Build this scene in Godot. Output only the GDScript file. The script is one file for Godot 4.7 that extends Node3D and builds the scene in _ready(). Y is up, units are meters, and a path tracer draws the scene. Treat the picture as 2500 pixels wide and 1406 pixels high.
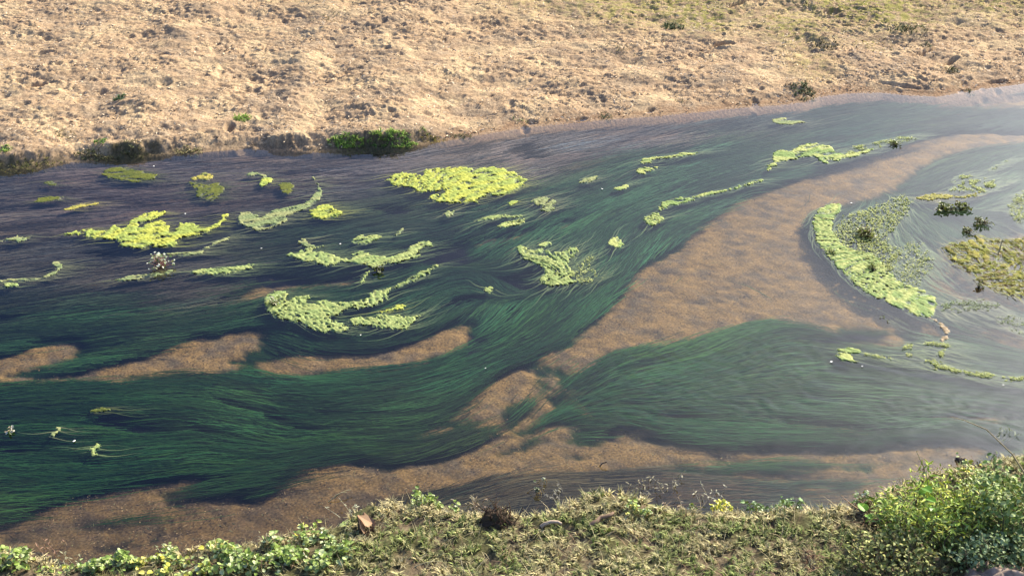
extends Node3D
# A shallow river full of streaming weed, seen from a bridge: trodden sandy bank beyond, grassy bank with creepers and shrubs in front.

const X0 := -13.0
const Z0 := -27.0
const CELL := 0.05
const NX := 521
const NZ := 373
const FAR_X0 := -12.6
const FAR_NX := 841
const FAR_NZ := 400
const NEAR_X0 := -7.0
const NEAR_Z0 := -12.2
const NEAR_NX := 401
const NEAR_NZ := 141

var rng := RandomNumberGenerator.new()
var noise_a := FastNoiseLite.new()
var noise_b := FastNoiseLite.new()
var noise_c := FastNoiseLite.new()
var noise_cell := FastNoiseLite.new()
var sand := PackedFloat32Array()
var gap := PackedFloat32Array()
var flow := PackedVector2Array()      # coarse grid of flow directions
var tint := PackedColorArray()        # coarse grid of weed colours, alpha = how dense
const GX := 105
const GZ := 75
const GC := 0.25
var far_h := PackedFloat32Array()
var far_z := PackedFloat32Array()
var near_h := PackedFloat32Array()
var names := {}
var shared := {}

func _ready():
	rng.seed = 4711
	light_and_camera()
	set_noise()
	fields()
	riverbed()
	water()
	far_bank()
	near_bank()
	underwater_weed()
	bed_debris()
	mats()
	floating_plants()
	flecks()
	far_bank_plants()
	near_grass()
	creepers()
	shrubs()
	wood_and_stone()
	small_plants()

func light_and_camera():
	var cam := Camera3D.new()
	cam.name = "camera"
	cam.fov = 24.0
	cam.near = 0.1
	cam.far = 200.0
	cam.position = Vector3(0, 9.0, 0)
	cam.rotation_degrees = Vector3(-30.0, 0, 0)
	add_child(cam)
	cam.current = true
	var az := deg_to_rad(SUN_AZ)
	var el := deg_to_rad(SUN_EL)
	var to_sun := Vector3(sin(az) * cos(el), sin(el), -cos(az) * cos(el))
	var env := Environment.new()
	env.background_mode = Environment.BG_SKY
	var sky := Sky.new()
	var pano := PanoramaSkyMaterial.new()
	pano.panorama = ImageTexture.create_from_image(sky_image(to_sun))
	sky.sky_material = pano
	env.sky = sky
	env.background_energy_multiplier = SKY_ENERGY
	env.tonemap_mode = Environment.TONE_MAPPER_LINEAR
	env.tonemap_exposure = EXPOSURE
	env.sdfgi_enabled = true
	env.ssao_enabled = true
	env.ssil_enabled = true
	var we := WorldEnvironment.new()
	we.name = "environment"
	we.environment = env
	add_child(we)
	var sun := DirectionalLight3D.new()
	sun.name = "sun"
	sun.light_energy = SUN_ENERGY
	sun.light_color = Color(1.0, 0.955, 0.88)
	sun.light_angular_distance = 0.5
	sun.shadow_enabled = true
	sun.look_at_from_position(to_sun * 50.0, Vector3.ZERO, Vector3.UP)
	add_child(sun)

const SUN_AZ := 44.0
const SUN_EL := 30.0
const SUN_ENERGY := 1.6
const SKY_ENERGY := 1.0
const EXPOSURE := 1.8

func sky_image(to_sun: Vector3) -> Image:
	# clear sky with thin cirrus and the bright haze round the sun; row 0 is straight up, column 0 looks along -z
	var w := 512
	var h := 256
	var im := Image.create(w, h, false, Image.FORMAT_RGBF)
	var n := FastNoiseLite.new()
	n.seed = 5
	n.noise_type = FastNoiseLite.TYPE_SIMPLEX_SMOOTH
	n.fractal_octaves = 5
	n.frequency = 1.6
	for j in h:
		var th := PI * (j + 0.5) / h
		var y := cos(th)
		var st := sin(th)
		for i in w:
			var ph := TAU * (i + 0.5) / w
			var d := Vector3(sin(ph) * st, y, -cos(ph) * st)
			var t: float = pow(clampf(1.0 - maxf(y, 0.0), 0, 1), 2.6)
			var c := Vector3(0.055, 0.13, 0.38).lerp(Vector3(0.26, 0.40, 0.66), t)
			var ang := acos(clampf(d.dot(to_sun), -1, 1))
			var glow := 19.0 * exp(-ang / 0.16)
			c += Vector3(1.0, 0.985, 0.95) * glow
			if y > 0.02:
				var q := d / (y + 0.35)
				var k: float = n.get_noise_3d(q.x * 1.1 + q.z * 0.4, q.z * 2.2, 3.0) * 0.5 + 0.5
				k = smoothstep(0.50, 0.85, k) * smoothstep(0.02, 0.2, y)
				c = c.lerp(Vector3(0.95, 0.96, 1.0) * (0.75 + 0.5 * glow), k * 0.6)
			im.set_pixel(i, j, Color(c.x, c.y, c.z))
	return im

# ---------------------------------------------------------------- helpers

func set_noise():
	for s in [[noise_a, 11, 3], [noise_b, 23, 4], [noise_c, 37, 2]]:
		var n: FastNoiseLite = s[0]
		n.noise_type = FastNoiseLite.TYPE_SIMPLEX_SMOOTH
		n.seed = s[1]
		n.frequency = 1.0
		n.fractal_octaves = s[2]
	noise_cell.noise_type = FastNoiseLite.TYPE_CELLULAR
	noise_cell.seed = 5
	noise_cell.frequency = 1.0
	noise_cell.fractal_type = FastNoiseLite.FRACTAL_NONE
	noise_cell.cellular_return_type = FastNoiseLite.RETURN_DISTANCE2_SUB

func numbered(called: String) -> String:
	var k: int = names.get(called, 0)
	names[called] = k + 1
	return called if k == 0 else "%s_%03d" % [called, k]

func tag(o: Node3D, label: String, category: String, group := "", kind := ""):
	if label: o.set_meta("label", label)
	if category: o.set_meta("category", category)
	if group: o.set_meta("group", group)
	if kind: o.set_meta("kind", kind)

func thing(called: String, label: String, category: String, at: Vector3, group := "") -> Node3D:
	var o := Node3D.new()
	o.name = numbered(called)
	o.position = at
	add_child(o)
	tag(o, label, category, group)
	return o

func part(called: String, m: Mesh, mat: Material, parent: Node, at := Transform3D.IDENTITY, kind := "") -> MeshInstance3D:
	var o := MeshInstance3D.new()
	o.name = called
	o.mesh = m
	o.material_override = mat
	o.transform = at
	parent.add_child(o, true)
	if kind: o.set_meta("kind", kind)
	return o

func structure(called: String, m: Mesh, mat: Material, label := "") -> MeshInstance3D:
	var o := MeshInstance3D.new()
	o.name = numbered(called)
	o.mesh = m
	o.material_override = mat
	add_child(o)
	o.set_meta("kind", "structure")
	if label: o.set_meta("label", label)
	return o

func many(called: String, m: Mesh, mat: Material, places: Array, colors: PackedColorArray, parent: Node) -> MultiMeshInstance3D:
	# many small alike pieces as one part; the buffer holds 12 numbers of place and 4 of colour each
	var mm := MultiMesh.new()
	mm.transform_format = MultiMesh.TRANSFORM_3D
	mm.use_colors = true
	mm.mesh = m
	mm.instance_count = places.size()
	var buf := PackedFloat32Array()
	buf.resize(places.size() * 16)
	var k := 0
	for i in places.size():
		var t: Transform3D = places[i]
		var b := t.basis
		var c := colors[i]
		buf[k] = b.x.x; buf[k + 1] = b.y.x; buf[k + 2] = b.z.x; buf[k + 3] = t.origin.x
		buf[k + 4] = b.x.y; buf[k + 5] = b.y.y; buf[k + 6] = b.z.y; buf[k + 7] = t.origin.y
		buf[k + 8] = b.x.z; buf[k + 9] = b.y.z; buf[k + 10] = b.z.z; buf[k + 11] = t.origin.z
		buf[k + 12] = c.r; buf[k + 13] = c.g; buf[k + 14] = c.b; buf[k + 15] = 1.0
		k += 16
	mm.buffer = buf
	var o := MultiMeshInstance3D.new()
	o.name = called
	o.multimesh = mm
	o.material_override = mat
	parent.add_child(o, true)
	o.set_meta("kind", "stuff")
	return o

func surface(v: PackedVector3Array, idx: PackedInt32Array, nrm: PackedVector3Array, col := PackedColorArray(), uv := PackedVector2Array()) -> ArrayMesh:
	var a := []
	a.resize(Mesh.ARRAY_MAX)
	a[Mesh.ARRAY_VERTEX] = v
	a[Mesh.ARRAY_INDEX] = idx
	if nrm.size(): a[Mesh.ARRAY_NORMAL] = nrm
	if col.size(): a[Mesh.ARRAY_COLOR] = col
	if uv.size(): a[Mesh.ARRAY_TEX_UV] = uv
	var m := ArrayMesh.new()
	m.add_surface_from_arrays(Mesh.PRIMITIVE_TRIANGLES, a)
	return m

func mat(rough := 0.8, spec := 0.3, backlight := Color.BLACK, two := true) -> StandardMaterial3D:
	var m := StandardMaterial3D.new()
	m.vertex_color_use_as_albedo = true
	m.roughness = rough
	m.metallic_specular = spec
	if two: m.cull_mode = BaseMaterial3D.CULL_DISABLED
	if backlight != Color.BLACK:
		m.backlight_enabled = true
		m.backlight = backlight
	return m

func grain(freq: float, lo: float, hi: float, octaves := 4, sd := 1) -> NoiseTexture2D:
	var t := NoiseTexture2D.new()
	t.width = 512
	t.height = 512
	t.seamless = true
	var n := FastNoiseLite.new()
	n.seed = sd
	n.frequency = freq
	n.fractal_octaves = octaves
	t.noise = n
	var g := Gradient.new()
	g.set_color(0, Color(lo, lo, lo))
	g.set_color(1, Color(hi, hi, hi))
	t.color_ramp = g
	return t

func pts(a: Array) -> PackedVector2Array:
	var r := PackedVector2Array()
	for i in range(0, a.size(), 2):
		r.append(Vector2(a[i], a[i + 1]))
	return r

func rounded(p: PackedVector2Array, closed := true, n := 4) -> PackedVector2Array:
	var r := PackedVector2Array()
	var c := p.size()
	for i in (c if closed else c - 1):
		var a := p[(i - 1 + c) % c] if closed or i > 0 else p[i]
		var b := p[i]
		var d := p[(i + 1) % c]
		var e := p[(i + 2) % c] if closed or i + 2 < c else d
		for k in n:
			r.append(b.cubic_interpolate(d, a, e, float(k) / n))
	if not closed: r.append(p[c - 1])
	return r

func box_of(p: PackedVector2Array) -> Rect2:
	var r := Rect2(p[0], Vector2.ZERO)
	for q in p: r = r.expand(q)
	return r

func line_at(l: PackedVector2Array, x: float) -> float:
	# y of a polyline that runs along x
	if x <= l[0].x: return l[0].y + (x - l[0].x) * (l[1].y - l[0].y) / (l[1].x - l[0].x)
	for i in range(1, l.size()):
		if x <= l[i].x:
			return lerpf(l[i - 1].y, l[i].y, (x - l[i - 1].x) / (l[i].x - l[i - 1].x))
	var n := l.size()
	return l[n - 1].y + (x - l[n - 1].x) * (l[n - 1].y - l[n - 2].y) / (l[n - 1].x - l[n - 2].x)

func line_table(l: PackedVector2Array, x0: float, dx: float, n: int) -> PackedFloat32Array:
	var r := PackedFloat32Array()
	r.resize(n)
	for i in n: r[i] = line_at(l, x0 + dx * i)
	return r

func sample(a: PackedFloat32Array, x: float, z: float) -> float:
	var i := clampi(int((x - X0) / CELL), 0, NX - 1)
	var j := clampi(int((z - Z0) / CELL), 0, NZ - 1)
	return a[j * NX + i]

func flow_at(x: float, z: float) -> Vector2:
	var u := clampf((x - X0) / GC, 0.0, GX - 1.001)
	var v := clampf((z - Z0) / GC, 0.0, GZ - 1.001)
	var i := int(u)
	var j := int(v)
	u -= i
	v -= j
	var k := j * GX + i
	return flow[k].lerp(flow[k + 1], u).lerp(flow[k + GX].lerp(flow[k + GX + 1], u), v)

func tint_at(x: float, z: float) -> Color:
	var u := clampf((x - X0) / GC, 0.0, GX - 1.001)
	var v := clampf((z - Z0) / GC, 0.0, GZ - 1.001)
	var i := int(u)
	var j := int(v)
	u -= i
	v -= j
	var k := j * GX + i
	return tint[k].lerp(tint[k + 1], u).lerp(tint[k + GX].lerp(tint[k + GX + 1], u), v)

func grid_mesh(nx: int, nz: int, v: PackedVector3Array, col: PackedColorArray, keep := PackedByteArray()) -> ArrayMesh:
	var nrm := PackedVector3Array()
	nrm.resize(v.size())
	for j in nz:
		for i in nx:
			var k := j * nx + i
			var dx := v[k + (1 if i < nx - 1 else 0)] - v[k - (1 if i > 0 else 0)]
			var dz := v[k + (nx if j < nz - 1 else 0)] - v[k - (nx if j > 0 else 0)]
			nrm[k] = dz.cross(dx).normalized()
	var idx := PackedInt32Array()
	idx.resize((nx - 1) * (nz - 1) * 6)
	var c := 0
	for j in nz - 1:
		for i in nx - 1:
			var k := j * nx + i
			if keep.size() and not (keep[k] and keep[k + 1] and keep[k + nx] and keep[k + nx + 1]): continue
			idx[c] = k; idx[c + 1] = k + 1; idx[c + 2] = k + nx + 1
			idx[c + 3] = k; idx[c + 4] = k + nx + 1; idx[c + 5] = k + nx
			c += 6
	idx.resize(c)
	return surface(v, idx, nrm, col)

func fill_mask(mask: PackedFloat32Array, poly: PackedVector2Array, value: float, warp_x: PackedFloat32Array, warp_z: PackedFloat32Array) -> PackedFloat32Array:
	var b := box_of(poly).grow(0.25)
	var i0 := clampi(int((b.position.x - X0) / CELL), 0, NX - 1)
	var i1 := clampi(int((b.end.x - X0) / CELL) + 1, 0, NX - 1)
	var j0 := clampi(int((b.position.y - Z0) / CELL), 0, NZ - 1)
	var j1 := clampi(int((b.end.y - Z0) / CELL) + 1, 0, NZ - 1)
	for j in range(j0, j1 + 1):
		for i in range(i0, i1 + 1):
			var k := j * NX + i
			if Geometry2D.is_point_in_polygon(Vector2(X0 + i * CELL + warp_x[k], Z0 + j * CELL + warp_z[k]), poly): mask[k] = value
	return mask

func blurred(a: PackedFloat32Array) -> PackedFloat32Array:
	var r := a.duplicate()
	for j in range(1, NZ - 1):
		for i in range(1, NX - 1):
			var k := j * NX + i
			r[k] = (a[k] * 2.0 + a[k - 1] + a[k + 1] + a[k - NX] + a[k + NX]) / 6.0
	return r

# ---------------------------------------------------------------- what the river holds, in metres on the water

func far_line() -> PackedVector2Array:
	var l := PackedVector2Array([Vector2(-20, -18.2)])
	l.append_array(pts([-8, -19.25, -7.59, -19.36, -7.12, -19.54, -6.44, -19.66, -5.83, -19.82, -5.06, -19.92, -4.56, -20.03, -4.17, -20.06, -3.7, -20.01, -3.23, -19.95, -2.78, -20.07, -2.32, -20.14, -1.92, -20.11, -1.53, -20.22, -1.07, -20.4, -0.68, -20.58, -0.2, -20.77, 0.21, -20.94, 1.03, -21.15, 1.73, -21.31, 2.44, -21.43, 3.16, -21.59, 3.89, -21.79, 4.62, -21.92, 5.07, -22.05, 5.4, -22.3, 5.94, -22.47, 6.53, -22.51, 7, -22.37, 7.49, -22.32, 7.9, -22.47, 8.4, -22.68, 8.8, -22.8, 9.21, -22.94]))
	l.append(Vector2(20, -26.0))
	return l

func near_line() -> PackedVector2Array:
	# the foot of the near bank, where its soil meets the water
	var l := PackedVector2Array([Vector2(-9, -10.2)])
	l.append_array(pts([-5.08, -10.33, -4.75, -10.32, -4.41, -10.12, -3.97, -10.1, -3.72, -10.24, -3.35, -10.2, -3.05, -10.36, -2.65, -10.38, -2.26, -10.51, -1.94, -10.56, -1.67, -10.7, -1.6, -10.88, -1.4, -11.04, -1.06, -11.03, -0.8, -10.96, -0.51, -10.88, -0.25, -10.84, 0.04, -10.83, 0.34, -10.84, 0.57, -11.03, 0.82, -11.21, 1.16, -11.19, 1.36, -11.04, 1.65, -10.92, 2.06, -10.87, 2.53, -10.88, 3, -10.93, 3.43, -10.97, 3.81, -11.17, 4.22, -11.43, 4.61, -11.57, 5.09, -11.72, 5.58, -11.86]))
	l.append(Vector2(9, -12.6))
	return l

func fields():
	var n := NX * NZ
	sand.resize(n)
	gap.resize(n)
	# directions in which the weed streams, then its colours
	var f := [
		[-5.53, -12.39, -4.59, -12.31], [-3.53, -12.79, -2.54, -12.43], [-2.17, -13.21, -1.22, -13.38], [-0.74, -13.64, 0.15, -14.2], [0.26, -14.58, 0.93, -15.62], [1.29, -16.3, 1.82, -17.27], [2.13, -18.06, 3.47, -18.91], [4.2, -19.51, 6.38, -20.47],
		[6.47, -20.8, 8.39, -21.5], [0.92, -18.34, 1.98, -19.2], [-0.92, -18.34, 0.32, -19.06], [2.95, -19.82, 4.37, -20.47], [-5.47, -16.77, -4.38, -17.08], [-6.59, -18.76, -5.35, -18.84], [-3.49, -19.06, -2.24, -19.28], [-5.96, -14.58, -4.96, -14.73],
		[-3.94, -14.88, -2.94, -15.25], [-5.67, -13.64, -4.21, -13.73], [-2.04, -17.02, -1.18, -17.33], [-0.28, -16.3, 0.29, -17.02], [-2.03, -14.2, -1.04, -14.58], [-0.24, -12.79, 0.25, -13.64], [-0.9, -12.01, -0.23, -12.39], [-2.87, -11.65, -1.58, -12.09],
		[1.21, -13.29, 2.73, -13.73], [1.65, -12.79, 3.01, -12.47], [3.12, -13.12, 4.95, -12.79], [4.3, -14.1, 5.67, -13.64], [1.75, -13.92, 3.12, -14.68], [2.02, -11.94, 3.81, -11.94], [3.44, -12.31, 5.32, -12.47], [0.22, -11.65, 1.54, -11.65],
		[-4.02, -10.96, -2.78, -11.16], [-1.35, -15.41, -0.56, -16.07], [4.15, -17.27, 4.1, -16.53], [4.87, -18.06, 4.36, -17.46], [4.18, -16.65, 4.38, -15.73], [4.59, -15.41, 5.36, -14.68], [6.59, -18.76, 7.76, -19.51], [6.18, -17.27, 6.47, -16.3],
		[0.33, -20.14, 1.69, -20.63], [-0.52, -14.78, -0.32, -15.41], [-0.83, -14.58, -0.42, -14.88], [0.81, -12.96, 1.45, -12.71], [0.38, -12.79, 1.13, -13.64], [-3.18, -14.68, -2.48, -14.1], [-2.48, -14.15, -1.47, -14.1], [-1.29, -14.49, -0.8, -15.19],
		[-2.54, -12.47, -1.15, -12.39], [-4.63, -11.65, -3.35, -11.86], [-6.3, -15.73, -5.26, -15.95], [-4.63, -15.62, -3.32, -15.95], [-0.5, -16.07, -0.38, -15.41]]
	var fp := PackedVector2Array()
	var fd := PackedVector2Array()
	for s in f:
		var a := Vector2(s[0], s[1])
		var b := Vector2(s[2], s[3])
		fp.append((a + b) * 0.5)
		fd.append((b - a).normalized())
	var t := [
		[[-4.28, -12.01], 0.021, 0.060, 0.028, 1.0], [[-5.47, -12.96], 0.021, 0.058, 0.028, 1.0], [[-2.65, -13.21], 0.021, 0.062, 0.032, 1.0], [[-2.5, -12.16], 0.024, 0.060, 0.024, 1.0], [[-0.74, -13.64], 0.022, 0.068, 0.036, 1.0],
		[[-5.44, -14.58], 0.024, 0.055, 0.030, 1.0], [[-3.68, -14.88], 0.022, 0.055, 0.030, 1.0], [[-6.19, -16.3], 0.046, 0.046, 0.038, 0.55], [[-4.91, -15.62], 0.054, 0.049, 0.038, 0.5], [[-3.74, -16.77], 0.026, 0.036, 0.030, 0.6],
		[[-6.16, -18.34], 0.084, 0.070, 0.061, 0.6], [[-4.1, -18.91], 0.078, 0.072, 0.063, 0.6], [[-2.59, -19.51], 0.089, 0.081, 0.073, 0.7], [[-2.11, -17.79], 0.038, 0.054, 0.049, 0.6], [[-1.41, -16.3], 0.020, 0.044, 0.030, 0.8],
		[[-0.54, -15.41], 0.025, 0.063, 0.048, 0.85], [[0.3, -17.66], 0.028, 0.078, 0.050, 1.0], [[0, -19.82], 0.095, 0.084, 0.076, 0.8], [[1.68, -20.47], 0.101, 0.092, 0.081, 0.8], [[3.79, -21.15], 0.060, 0.066, 0.060, 0.8],
		[[1.47, -19.2], 0.031, 0.073, 0.053, 1.0], [[1.44, -16.77], 0.028, 0.081, 0.053, 1.0], [[3.23, -19.51], 0.034, 0.078, 0.062, 1.0], [[5.07, -20.63], 0.028, 0.056, 0.048, 1.0], [[7.69, -21.5], 0.045, 0.060, 0.055, 0.9],
		[[0.26, -14.78], 0.031, 0.092, 0.048, 1.0], [[0.61, -12.79], 0.022, 0.066, 0.034, 1.0], [[1.76, -14.01], 0.040, 0.105, 0.042, 0.9], [[2.49, -13.83], 0.046, 0.100, 0.052, 0.9], [[1.91, -13.04], 0.034, 0.068, 0.057, 0.85],
		[[2.92, -13.38], 0.051, 0.084, 0.063, 0.9], [[4.19, -13.64], 0.054, 0.084, 0.065, 0.9], [[5.28, -13.12], 0.052, 0.075, 0.060, 0.9], [[2.08, -12.47], 0.024, 0.090, 0.040, 1.0], [[3.42, -12.24], 0.026, 0.085, 0.045, 1.0],
		[[5.47, -16.77], 0.050, 0.082, 0.055, 0.9], [[7.3, -19.06], 0.055, 0.085, 0.062, 0.9], [[6.12, -14.78], 0.050, 0.078, 0.055, 0.8], [[-0.43, -11.3], 0.042, 0.038, 0.020, 0.6], [[1.08, -11.36], 0.045, 0.036, 0.022, 0.6],
		[[2.78, -11.16], 0.036, 0.038, 0.026, 0.6], [[-2.77, -11.09], 0.022, 0.050, 0.022, 0.9], [[-3.99, -10.83], 0.022, 0.050, 0.022, 0.9]]
	flow.resize(GX * GZ)
	tint.resize(GX * GZ)
	for j in GZ:
		for i in GX:
			var p := Vector2(X0 + i * GC, Z0 + j * GC)
			var d := Vector2.ZERO
			for k in fp.size():
				var q := p.distance_squared_to(fp[k])
				d += fd[k] / (q * q + 0.02)
			flow[j * GX + i] = d.normalized()
			var c := Color(0, 0, 0, 0)
			var sum := 0.0
			for r in t:
				var q: float = p.distance_squared_to(Vector2(r[0][0], r[0][1]))
				var w := 1.0 / (q * q + 0.05)
				c += Color(r[1], r[2], r[3], r[4]) * w
				sum += w
			c = c / sum
			var brown := smoothstep(0.75, 1.0, c.r / c.g)
			tint[j * GX + i] = Color(c.r * lerpf(0.46, 0.85, brown), c.g * lerpf(0.56, 0.76, brown), c.b * lerpf(0.29, 0.72, brown), lerpf(c.a, 1.0, brown))
	# outlines are worn by eddies: looked up at a wandering place
	var wx := PackedFloat32Array()
	var wz := PackedFloat32Array()
	wx.resize(n)
	wz.resize(n)
	for j in NZ:
		for i in NX:
			var x := X0 + i * CELL
			var z := Z0 + j * CELL
			var d := flow_at(x, z)
			var along := 0.16 * noise_a.get_noise_2d(x * 3.0, z * 3.0 + 50.0) + 0.14 * noise_c.get_noise_2d(x * 9.0, z * 9.0)
			var across := 0.05 * noise_b.get_noise_2d(x * 2.6, z * 2.6)
			wx[j * NX + i] = d.x * along - d.y * across
			wz[j * NX + i] = d.y * along + d.x * across
	for s in [
		[-6.09, -10.78, -5.28, -10.86, -5.08, -11.05, -4.92, -11.22, -4.67, -11.39, -4.23, -11.55, -3.68, -11.69, -3.34, -11.74, -3.37, -11.67, -3.57, -11.57, -3.7, -11.5, -3.71, -11.4, -3.64, -11.31, -3.51, -11.3, -3.18, -11.38, -2.97, -11.43, -2.84, -11.4, -3, -11.34, -3.02, -11.27, -2.81, -11.27, -2.66, -11.36, -2.53, -11.52, -2.49, -11.69, -2.39, -11.82, -2.47, -11.87, -2.38, -11.98, -2.04, -12.04, -1.81, -12.04, -1.49, -11.93, -1.13, -11.94, -0.68, -12.05, -0.46, -12.23, -0.14, -12.43, 0.19, -12.56, 0.38, -12.7, 0.61, -12.76, 0.66, -12.59, 0.58, -12.39, 0.88, -12.34, 1.02, -12.32, 0.93, -12.51, 1.07, -12.46, 1.26, -12.56, 1.47, -12.57, 1.53, -12.46, 1.71, -12.34, 2.16, -12.25, 2.75, -12.23, 3.21, -12.23, 3.12, -12.02, 2.84, -11.95, 2.48, -11.94, 1.8, -11.95, 1.39, -11.9, 1.03, -11.86, 0.67, -11.8, 0.4, -11.79, 0.04, -11.71, -0.22, -11.74, -0.44, -11.64, -0.66, -11.54, -1.09, -11.42, -1.52, -11.3, -1.71, -11.11, -2.04, -10.65, -2.67, -10.4, -3.84, -10.16, -5.81, -10.05],
		[-6.72, -13.74, -6.22, -13.73, -5.71, -13.69, -5.23, -13.77, -4.9, -13.83, -4.71, -13.66, -4.53, -13.52, -4.66, -13.46, -5.03, -13.55, -5.67, -13.57, -6.16, -13.56, -6.65, -13.56],
		[-5.24, -13.8, -4.98, -13.94, -4.62, -14.12, -4.31, -14.31, -4.15, -14.56, -3.91, -14.63, -3.75, -14.6, -3.78, -14.8, -3.53, -14.73, -3.36, -14.78, -3.23, -14.6, -3.18, -14.45, -3.34, -14.22, -3.53, -14.12, -3.51, -14.03, -3.26, -14.03, -3.51, -13.89, -3.59, -13.75, -3.99, -13.77, -4.49, -13.77, -4.99, -13.77],
		[-3.65, -13.69, -3.42, -13.66, -3.32, -13.71, -3.31, -13.59, -3.44, -13.57], [-6.75, -14.1, -6.35, -14.14, -6.07, -14.37, -5.85, -14.52, -5.65, -14.54, -5.53, -14.34, -5.52, -14.08, -5.79, -13.97, -5.96, -13.86, -6.24, -13.81, -6.63, -13.78],
		[-3.11, -13.75, -3.05, -14.01, -2.61, -14.26, -2.04, -14.24, -1.54, -14.31, -1.17, -14.55, -0.79, -14.85, -0.63, -14.93, -0.55, -14.85, -0.58, -14.58, -0.69, -14.36, -1.02, -14.18, -1.11, -13.98, -1.63, -13.89, -2.13, -13.87, -2.5, -13.8, -2.98, -13.73],
		[-4.41, -15.29, -4.05, -15.36, -3.76, -15.56, -3.48, -15.83, -3.05, -15.94, -2.51, -16.03, -2.18, -16.06, -2.06, -15.96, -2.49, -15.87, -3.03, -15.79, -3.34, -15.65, -3.73, -15.41, -4.14, -15.27],
		[9.44, -21.43, 8.61, -21.05, 7.93, -21.08, 7.22, -20.99, 6.67, -20.74, 6.02, -20.28, 4.86, -19.49, 4.12, -18.97, 3.43, -18.52, 2.98, -17.97, 2.69, -17.59, 2.46, -17.12, 2.25, -16.81, 1.75, -16.34, 1.57, -15.94, 1.48, -15.7, 1.23, -15.17, 0.94, -14.76, 0.67, -14.29, 0.56, -13.99, 0.75, -13.78, 0.95, -13.92, 1.12, -14.18, 1.6, -14.39, 1.9, -14.37, 2.34, -14.58, 2.9, -14.86, 3.35, -15.03, 3.68, -14.83, 4.22, -14.88, 4.73, -14.82, 5.23, -14.72, 5.41, -14.6, 5.49, -14.72, 5.39, -15.02, 5.03, -15.37, 4.69, -15.81, 4.45, -16.26, 4.29, -16.85, 4.23, -17.25, 4.24, -17.7, 4.35, -17.96, 4.69, -18.3, 5.3, -18.55, 5.99, -19.09, 6.55, -19.74, 7.23, -20.31, 8.45, -20.54, 9.13, -20.57],
		[5.73, -16.4, 6.09, -16.87, 6.13, -16.4, 6.19, -15.83, 5.92, -15.65, 5.68, -15.59, 5.6, -15.94], [5.7, -14.88, 6.08, -14.93, 6.51, -14.78, 6.71, -14.29, 6.37, -14.2, 5.96, -14.53], [4.62, -14.58, 4.96, -14.66, 5.07, -14.48, 4.73, -14.39, 4.28, -14.43],
		[-0.73, -12.83, -0.62, -13.04, -0.37, -13.43, -0.2, -13.66, 0.06, -13.88, 0.21, -13.93, 0.25, -13.65, 0.28, -13.43, 0.19, -13.26, -0.05, -13.09, -0.18, -12.88, -0.13, -12.72, -0.28, -12.62, -0.47, -12.62, -0.33, -12.84, -0.65, -12.78],
		[-1.22, -12.39, -1.03, -12.53, -0.7, -12.64, -0.58, -12.62, -0.79, -12.49, -1.11, -12.37], [0.38, -13.98, 0.45, -13.84, 0.57, -13.43, 0.49, -13.41, 0.4, -13.69], [0.71, -13.51, 0.86, -13.38, 0.83, -13.32, 0.69, -13.44], [1.15, -13.18, 1.4, -13.14, 1.52, -13.04, 1.34, -13.03],
		[2.93, -12.8, 3.53, -12.72, 4.16, -12.59, 4.05, -12.49, 3.5, -12.58, 3.01, -12.7], [6.72, -22.35, 7.56, -22.48, 9.13, -22.61, 9.86, -22.61, 9.68, -22.12, 7.88, -22.08, 7.2, -22.23], [0.42, -17.59, 0.84, -17.78, 0.88, -17.67, 0.51, -17.49], [-0.48, -17.22, -0.06, -17.36, 0.3, -17.5, 0.25, -17.36, -0.41, -17.12],
		[2.01, -11.76, 2.46, -11.8, 3.36, -11.87, 3.8, -11.83, 4.05, -11.94, 4.44, -12.02, 4.36, -11.87, 3.91, -11.69, 3.32, -11.66, 2.87, -11.61, 2.35, -11.65], [3.02, -11.46, 3.3, -11.54, 3.56, -11.51, 3.75, -11.59, 4.02, -11.79, 4.79, -12.16, 5.37, -12.26, 5, -11.95, 4.63, -11.57, 3.87, -11.17, 3.07, -11.24],
		[3.23, -12.13, 3.87, -12.13, 4.27, -12.28, 5.03, -12.37, 4.98, -12.28, 4.33, -12.13, 3.62, -12.01], [-1.17, -12.54, -0.89, -12.72, -0.76, -12.8, -0.77, -12.67, -1.03, -12.54], [0.31, -14.18, 0.51, -14.27, 0.62, -14.12, 0.45, -14.01], [0.24, -13.3, 0.39, -13.38, 0.46, -13.09, 0.33, -12.88], [-0.09, -12.6, 0.19, -12.88, 0.33, -12.86, 0.09, -12.6], [0.66, -13.3, 0.8, -13.17, 0.93, -12.96, 0.81, -12.96], [1.48, -12.96, 1.85, -12.9, 2.13, -12.8, 1.75, -12.81], [4.7, -12.86, 5.49, -12.96, 5.84, -12.88, 5.43, -12.77, 4.86, -12.77], [3.16, -12.23, 3.66, -12.22, 4.36, -12.25, 4.98, -12.35, 5.29, -12.31, 4.93, -12.17, 4.21, -12.04, 3.61, -11.96, 3.21, -11.99], [5.23, -12.88, 5.68, -12.8, 5.6, -12.7, 5.19, -12.76], [1.46, -13.92, 1.62, -14.05, 1.67, -14.01, 1.24, -13.63, 1.13, -13.58], [5.99, -16.51, 7.45, -17.5, 8.05, -17.5, 7.23, -15.19, 6.49, -15.4, 5.96, -15.61]]:
		sand = fill_mask(sand, rounded(pts(s)), 1.0, wx, wz)
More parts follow.
